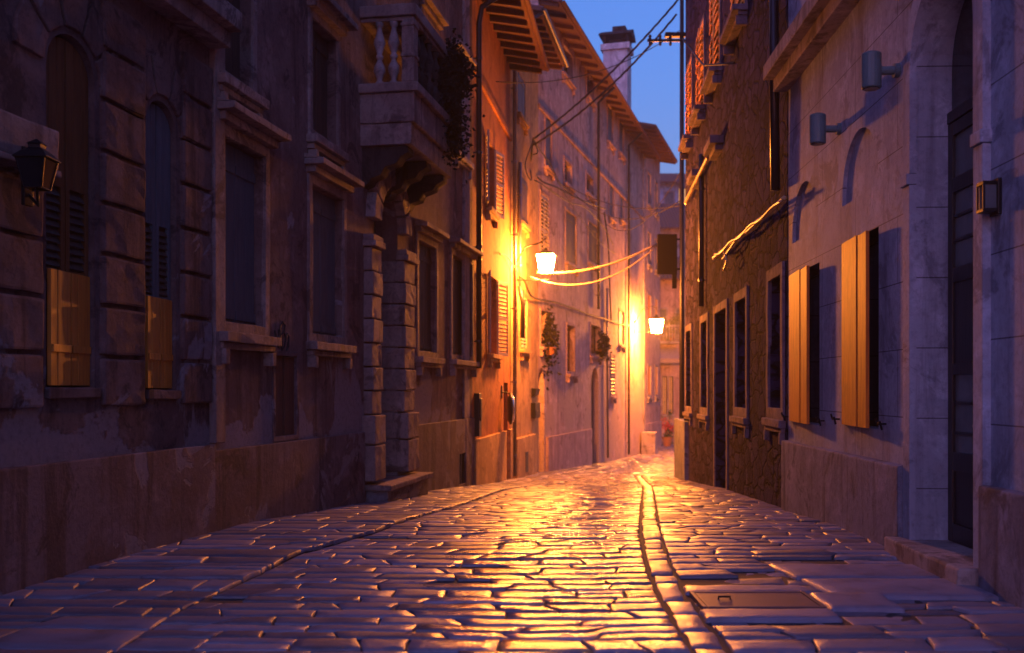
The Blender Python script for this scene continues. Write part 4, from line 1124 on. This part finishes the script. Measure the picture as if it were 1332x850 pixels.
# ================================================================== pole, sign, cables, pots
Yp = 29.5; xp = (887 - CX) * Yp / FP
pole = thing('utility_pole', 'slim dark utility pole with a cross arm at the corner of the rubble house', 'utility pole', (xp, Yp, g(Yp)))
mb = MB(); mb.tube([(xp, Yp, g(Yp) - .3), (xp, Yp, 3), (xp, Yp, 13.4)], [.085, .075, .06], 12); mb.build('post', 'gutter', pole, smooth=True)
ax_, az_ = W(842, 53, Yp).x, W(842, 53, Yp).z
mb = MB(); mb.box(ax_, xp + .15, Yp - .04, Yp + .04, az_ - .035, az_ + .035); mb.build('cross_arm', 'iron', pole, bevel=.006)
for k in range(3):
    xx = ax_ + .08 + k * .3
    mb = MB(); mb.lathe(xx, Yp, [(.02, az_ + .036), (.05, az_ + .06), (.03, az_ + .09), (.055, az_ + .12), (.03, az_ + .17)], 10); mb.lathe(xx, Yp, [(.03, az_ - .15), (.045, az_ - .1), (.03, az_ - .036)], 10); mb.build('insulator', 'dark_stone', pole, smooth=True)
mb = MB(); mb.box(xp - .5, xp + .1, Yp - .1, Yp + .1, az_ + .1, az_ + .22); mb.build('junction_box', 'iron', pole, bevel=.01)
sx0, sx1 = W(855, 0, Yp).x, W(880.5, 0, Yp).x; sz1, sz0 = W(0, 305, Yp).z, W(0, 357, Yp).z
sg = thing('shop_sign', 'blank black projecting sign board hung on the utility pole', 'sign', (xp, Yp, sz0))
mb = MB(); mb.box(sx0, sx1, Yp - .06, Yp + .06, sz0, sz1); mb.build('board', 'sign', sg, bevel=.012)
mb = MB()
for zq in (sz0 + .15, sz1 - .15): mb.box(sx1 + .002, xp - .05, Yp - .025, Yp + .025, zq - .025, zq + .025)
mb.box(W(874.5, 0, Yp).x, W(880, 0, Yp).x, Yp - .05, Yp + .05, sz0 - .42, sz0 - .004)
mb.build('bracket', 'sign', sg)

def sag(a, b, s, n=14): return [a.lerp(b, k / n) - Vector((0, 0, s * 4 * (k / n) * (1 - k / n))) for k in range(n + 1)]
def cable(pts, r, label, m='cable', group=None):
    mb = MB(); mb.tube(pts, r, 6); return tag(mb.build('cable', m, None, smooth=True), label, 'cable', group)
def smooth_pts(P, n=6):
    out = []
    for i in range(len(P) - 1):
        p0, p1, p2, p3 = P[max(i - 1, 0)], P[i], P[i + 1], P[min(i + 2, len(P) - 1)]
        for k in range(n):
            t = k / n; out.append(.5 * ((2 * p1) + (p2 - p0) * t + (2 * p0 - 5 * p1 + 4 * p2 - p3) * t * t + (3 * p1 - p0 - 3 * p2 + p3) * t ** 3))
    return out + [P[-1]]
hub = FD.P(FD.u(683), .25, FD.z(683, 182))
def twisted(a, b, s, label, r=.016):
    base = sag(a, b, s, 60); mb = MB()
    for ph in (0, 2.1, 4.2): mb.tube([p + Vector((.02 * math.cos(k * .7 + ph), 0, .02 * math.sin(k * .7 + ph))) for k, p in enumerate(base)], r, 5)
    tag(mb.build('cable', 'cable', None, smooth=True), label, 'cable', 'overhead cables')
twisted(W(882, 0, Yp), hub, .25, 'upper of the two thick twisted cables from the pole across the sky')
twisted(W(880, 19, Yp), hub + Vector((0, 0, -.18)), .35, 'lower of the two thick twisted cables from the pole across the sky')
def eo(x, y, d=.14): return FE.P(FE.u(x, d), d, FE.z(x, y, d))
cable(smooth_pts([hub, W(692, 218, 33), eo(705, 236), eo(722, 243), eo(745, 255), eo(765, 264), eo(788, 272)]), .03, 'dark cable bundle looping along the pink wall below the upper windows', group='cables along the walls')
cable(smooth_pts([hub + Vector((0, 0, -.1)), W(690, 230, 33), eo(702, 238, .2), eo(740, 263, .2), eo(763, 271, .2), eo(788, 300), eo(797, 318)]), .022, 'thin cable drooping below the bundle on the pink wall', group='cables along the walls')
cable(sag(eo(740, 243), W(884, 268, Yp), .35), .012, 'thin slack wire from the pink wall to the pole above the sign', group='overhead cables')
cable(sag(eo(787, 290), W(884, 226, Yp), .9), .013, 'thin wire rising in an arc from pink wall towards the pole', group='overhead cables')
cable(smooth_pts([hub, hub + Vector((.15, .2, -.35)), W(690, 205, 32.4), FD.P(FD.u(686), .12, FD.z(686, 235)), FD.P(FD.u(679), .1, FD.z(679, 215)), hub + Vector((0, 0, -.05))]), .018, 'loose loop of dark wire hanging on the ochre wall below the twisted cables', group='cables along the walls')
cable(smooth_pts([hub + Vector((0, 0, .05)), eo(703, 196, .3), eo(716, 214, .25), eo(728, 238, .2), eo(741, 250)]), .02, 'dark wire running from the twisted cables down to the pink wall bundle', group='cables along the walls')
cable(sag(eo(741, 246, .2), W(884, 262, Yp), .8), .012, 'second thin slack wire crossing the lane, lower than the first', group='overhead cables')
cable(smooth_pts([eo(786, 276), eo(789, 300), eo(792, 330), eo(793, 372), eo(795, 420)]), .035, 'dark cable dropping straight down the pink wall from the end of the bundle', group='cables along the walls')
cable(sag(eo(706, 200, .2), eo(800, 330, .2), .5), .012, 'thin wire crossing the pink wall at a slant', group='cables along the walls')
cable(sag(FC.P(FC.u(640), .1, 9.2), W(884, 40, Yp), .5), .012, 'thin wire from the orange house eaves up to the pole', group='overhead cables')
L1 = FD.P(FD.u(671), .12, FD.z(671, 360))
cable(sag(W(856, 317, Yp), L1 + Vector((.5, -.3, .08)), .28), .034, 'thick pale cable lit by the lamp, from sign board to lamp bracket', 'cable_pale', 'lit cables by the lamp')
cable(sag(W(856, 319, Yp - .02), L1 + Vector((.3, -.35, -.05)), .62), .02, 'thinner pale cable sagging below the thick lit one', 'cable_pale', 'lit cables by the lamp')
cable(smooth_pts([L1, FD.P(FD.u(676), .15, FD.z(676, 366)), FD.P(FD.u(684), .15, FD.z(684, 384)), eo(702, 390), eo(720, 393), eo(742, 400), eo(765, 409), eo(786, 415), eo(800, 420), eo(818, 424)]), .036, 'dark cable running down from the lamp bracket along the pink wall', group='cables along the walls')
cable(smooth_pts([FC.P(FC.u(645), .1, FC.z(645, 331)), FC.P(FC.u(655), .1, FC.z(655, 334)), L1]), .014, 'thin cable across the orange wall to the lamp bracket', group='cables along the walls')
def ro(x, y, d=.1): return F2.P(F2.u(x, d), d, F2.z(x, y, d))
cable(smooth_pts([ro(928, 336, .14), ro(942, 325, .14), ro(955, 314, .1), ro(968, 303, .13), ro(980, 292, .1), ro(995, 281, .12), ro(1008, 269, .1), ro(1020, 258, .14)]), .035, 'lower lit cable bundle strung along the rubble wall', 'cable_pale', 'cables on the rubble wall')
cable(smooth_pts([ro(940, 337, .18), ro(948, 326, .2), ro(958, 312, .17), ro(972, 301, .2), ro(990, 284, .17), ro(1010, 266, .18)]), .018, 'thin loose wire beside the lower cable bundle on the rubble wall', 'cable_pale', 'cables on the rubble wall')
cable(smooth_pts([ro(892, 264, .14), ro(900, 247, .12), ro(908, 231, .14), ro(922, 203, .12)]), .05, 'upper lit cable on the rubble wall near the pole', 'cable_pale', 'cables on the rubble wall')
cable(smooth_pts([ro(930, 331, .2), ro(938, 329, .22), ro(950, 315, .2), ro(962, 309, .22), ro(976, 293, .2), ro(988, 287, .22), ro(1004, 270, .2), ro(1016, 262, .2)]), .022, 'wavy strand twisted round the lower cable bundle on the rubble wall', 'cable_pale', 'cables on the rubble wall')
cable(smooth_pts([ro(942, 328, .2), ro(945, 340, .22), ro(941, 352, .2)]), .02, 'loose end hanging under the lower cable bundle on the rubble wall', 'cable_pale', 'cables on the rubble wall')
cable([W(887, 50, Yp), ro(915, 85, .4), ro(940, 84, .2), ro(955, 82, .06)], .02, 'short wire from the pole into the rubble wall upstairs', group='overhead cables')

def pot_plant(name, c, r, h, leafm, label, seed, rad, n, size, flowers=0, droop=.2):
    t = thing(name, label, 'plant', c)
    mb = MB(); mb.lathe(c[0], c[1], [(r * .65, c[2]), (r, c[2] + h * .92), (r * 1.1, c[2] + h * .92), (r * 1.1, c[2] + h)], 14); mb.build('pot', 'terracotta', t, smooth=False)
    foliage('foliage', (c[0], c[1], c[2] + h + rad[2] * .6), rad, n, size, None, seed, droop).build('foliage', leafm, t, recalc=False)
    if flowers: foliage('flowers', (c[0], c[1], c[2] + h + rad[2] * .9), (rad[0], rad[1], rad[2]), flowers, size * .9, None, seed + 1).build('flowers', 'flower', t, recalc=False)
c = FE.P(FE.u(707), .24, FE.z(707, 462)); pot_plant('window_plant', tuple(c), .2, .25, 'leaf_dry', 'dark trailing plant on the first window ledge of the pink house', 5, (.22, .42, .6), 420, .17, 0, .9)
c = FE.P(FE.u(777), .24, FE.z(777, 462)); pot_plant('window_plant', tuple(c), .2, .25, 'leaf_dry', 'dark bushy plant on a ledge over the far arched door of the pink house', 6, (.2, .5, .55), 420, .16, 0, .7)
c = W(868, 578, 66); pot_plant('flower_pot', (c.x, 66, g(66)), .35, .6, 'leaf', 'pot of red flowers standing at the far end of the lane', 8, (.35, .35, .7), 400, .16, 200)
c = W(881, 345, 60); 
c = (W(872, 0, 68).x, 68.05, 5.9); pot_plant('balcony_shrub', (W(876, 0, 67.5).x, 68.5, 4.76), .3, .5, 'leaf_lit', 'yellow green shrub on the white balcony at the lane end', 12, (.7, .4, .9), 600, .2)
bx = W(835, 571, 55)
c = FE.P(FE.u(834), .5, 0); mb = MB(Matrix.Translation((c.x, c.y, g(c.y) - .1)) @ FE.M.to_3x3().to_4x4())
mb.box(-.6, .6, -.4, .35, 0, .5); mb.box(-.6, .2, -.4, .35, .503, 1.3)
tag(mb.build('stone_block', 'pale_trim', None, bevel=.03), 'stepped pale stone block at the foot of the pink house corner', 'stone block')

hm = bpy.data.materials.new('lamp_bloom_haze'); hm.use_nodes = True  # thin volume added to stand in for lens bloom round the lamps
hn = hm.node_tree; hn.nodes.remove(hn.nodes['Principled BSDF'])
pv = hn.nodes.new('ShaderNodeVolumePrincipled'); pv.inputs['Color'].default_value = (.92, .90, .92, 1); pv.inputs['Density'].default_value = .0011; pv.inputs['Anisotropy'].default_value = .35
hn.links.new(pv.outputs[0], hn.nodes['Material Output'].inputs['Volume'])
mb = MB(); mb.box(-61, 61, -61, 121, -3.9, 24); MT['bloom_haze'] = hm
hz = mb.build('bloom_haze', 'bloom_haze'); hz['kind'] = 'stuff'
# ================================================================== sky, sun, camera
w = bpy.data.worlds.new('World'); sc.world = w; w.use_nodes = True
nt = w.node_tree; bg = nt.nodes['Background']
sky = nt.nodes.new('ShaderNodeTexSky'); sky.sky_type = 'NISHITA'; sky.sun_disc = False
SUN_EL, SUN_ROT = R(1.5), R(200)
sky.sun_elevation = SUN_EL; sky.sun_rotation = SUN_ROT; sky.ozone_density = 6; sky.air_density = 1.6; sky.dust_density = .6
tc = nt.nodes.new('ShaderNodeTexCoord'); sx = nt.nodes.new('ShaderNodeSeparateXYZ'); nt.links.new(tc.outputs['Generated'], sx.inputs[0])
dv = nt.nodes.new('ShaderNodeVectorMath'); dv.operation = 'DOT_PRODUCT'; dv.inputs[1].default_value = (-.66, -.48, .58); nt.links.new(tc.outputs['Generated'], dv.inputs[0])
back = ramp(nt, dv.outputs['Value'], .0, .95)       # dusk afterglow, strongest behind the photographer's left shoulder
glowc = mixc(nt, back, (.06, .03, .07), (.92, .56, 1.75))
tint = nt.nodes.new('ShaderNodeMix'); tint.data_type = 'RGBA'; tint.blend_type = 'ADD'; tint.inputs[0].default_value = 1; tint.clamp_result = False
sk = nt.nodes.new('ShaderNodeMix'); sk.data_type = 'RGBA'; sk.blend_type = 'MULTIPLY'; sk.inputs[0].default_value = 1; sk.inputs[7].default_value = (6.8, 4.6, 4.8, 1)
nt.links.new(sky.outputs[0], sk.inputs[6]); nt.links.new(sk.outputs[2], tint.inputs[6]); nt.links.new(glowc, tint.inputs[7]); nt.links.new(tint.outputs[2], bg.inputs[0]); bg.inputs[1].default_value = .1
sl = bpy.data.lights.new('sun', 'SUN'); sl.energy = .03; sl.angle = R(12); sl.color = (1, .72, .62)
so = bpy.data.objects.new('sun', sl); COL.objects.link(so); so.rotation_euler = (R(88.5), 0, R(180) - SUN_ROT)

cam = bpy.data.cameras.new('camera'); co = bpy.data.objects.new('camera', cam); COL.objects.link(co); sc.camera = co
co.location = (0, 0, EYE); co.rotation_euler = (R(90), 0, 0)
cam.sensor_width = 36; cam.lens = 36 * FP / 1332; cam.shift_y = (HY - 425) / 1332; cam.clip_end = 2000; cam.clip_start = .05
cam.dof.use_dof = True; cam.dof.focus_distance = 10.5; cam.dof.aperture_fstop = 1.5
sc.view_settings.view_transform = 'Standard'; sc.view_settings.look = 'None'; sc.view_settings.exposure = 1.3; sc.view_settings.gamma = 1
sc.view_settings.use_curve_mapping = False
sc.render.engine = 'CYCLES'; sc.cycles.use_denoising = True; sc.cycles.max_bounces = 6; sc.cycles.diffuse_bounces = 4; sc.cycles.glossy_bounces = 4
sc.cycles.sample_clamp_indirect = 8
for o in bpy.data.objects:
    if '_o' in o: del o['_o']
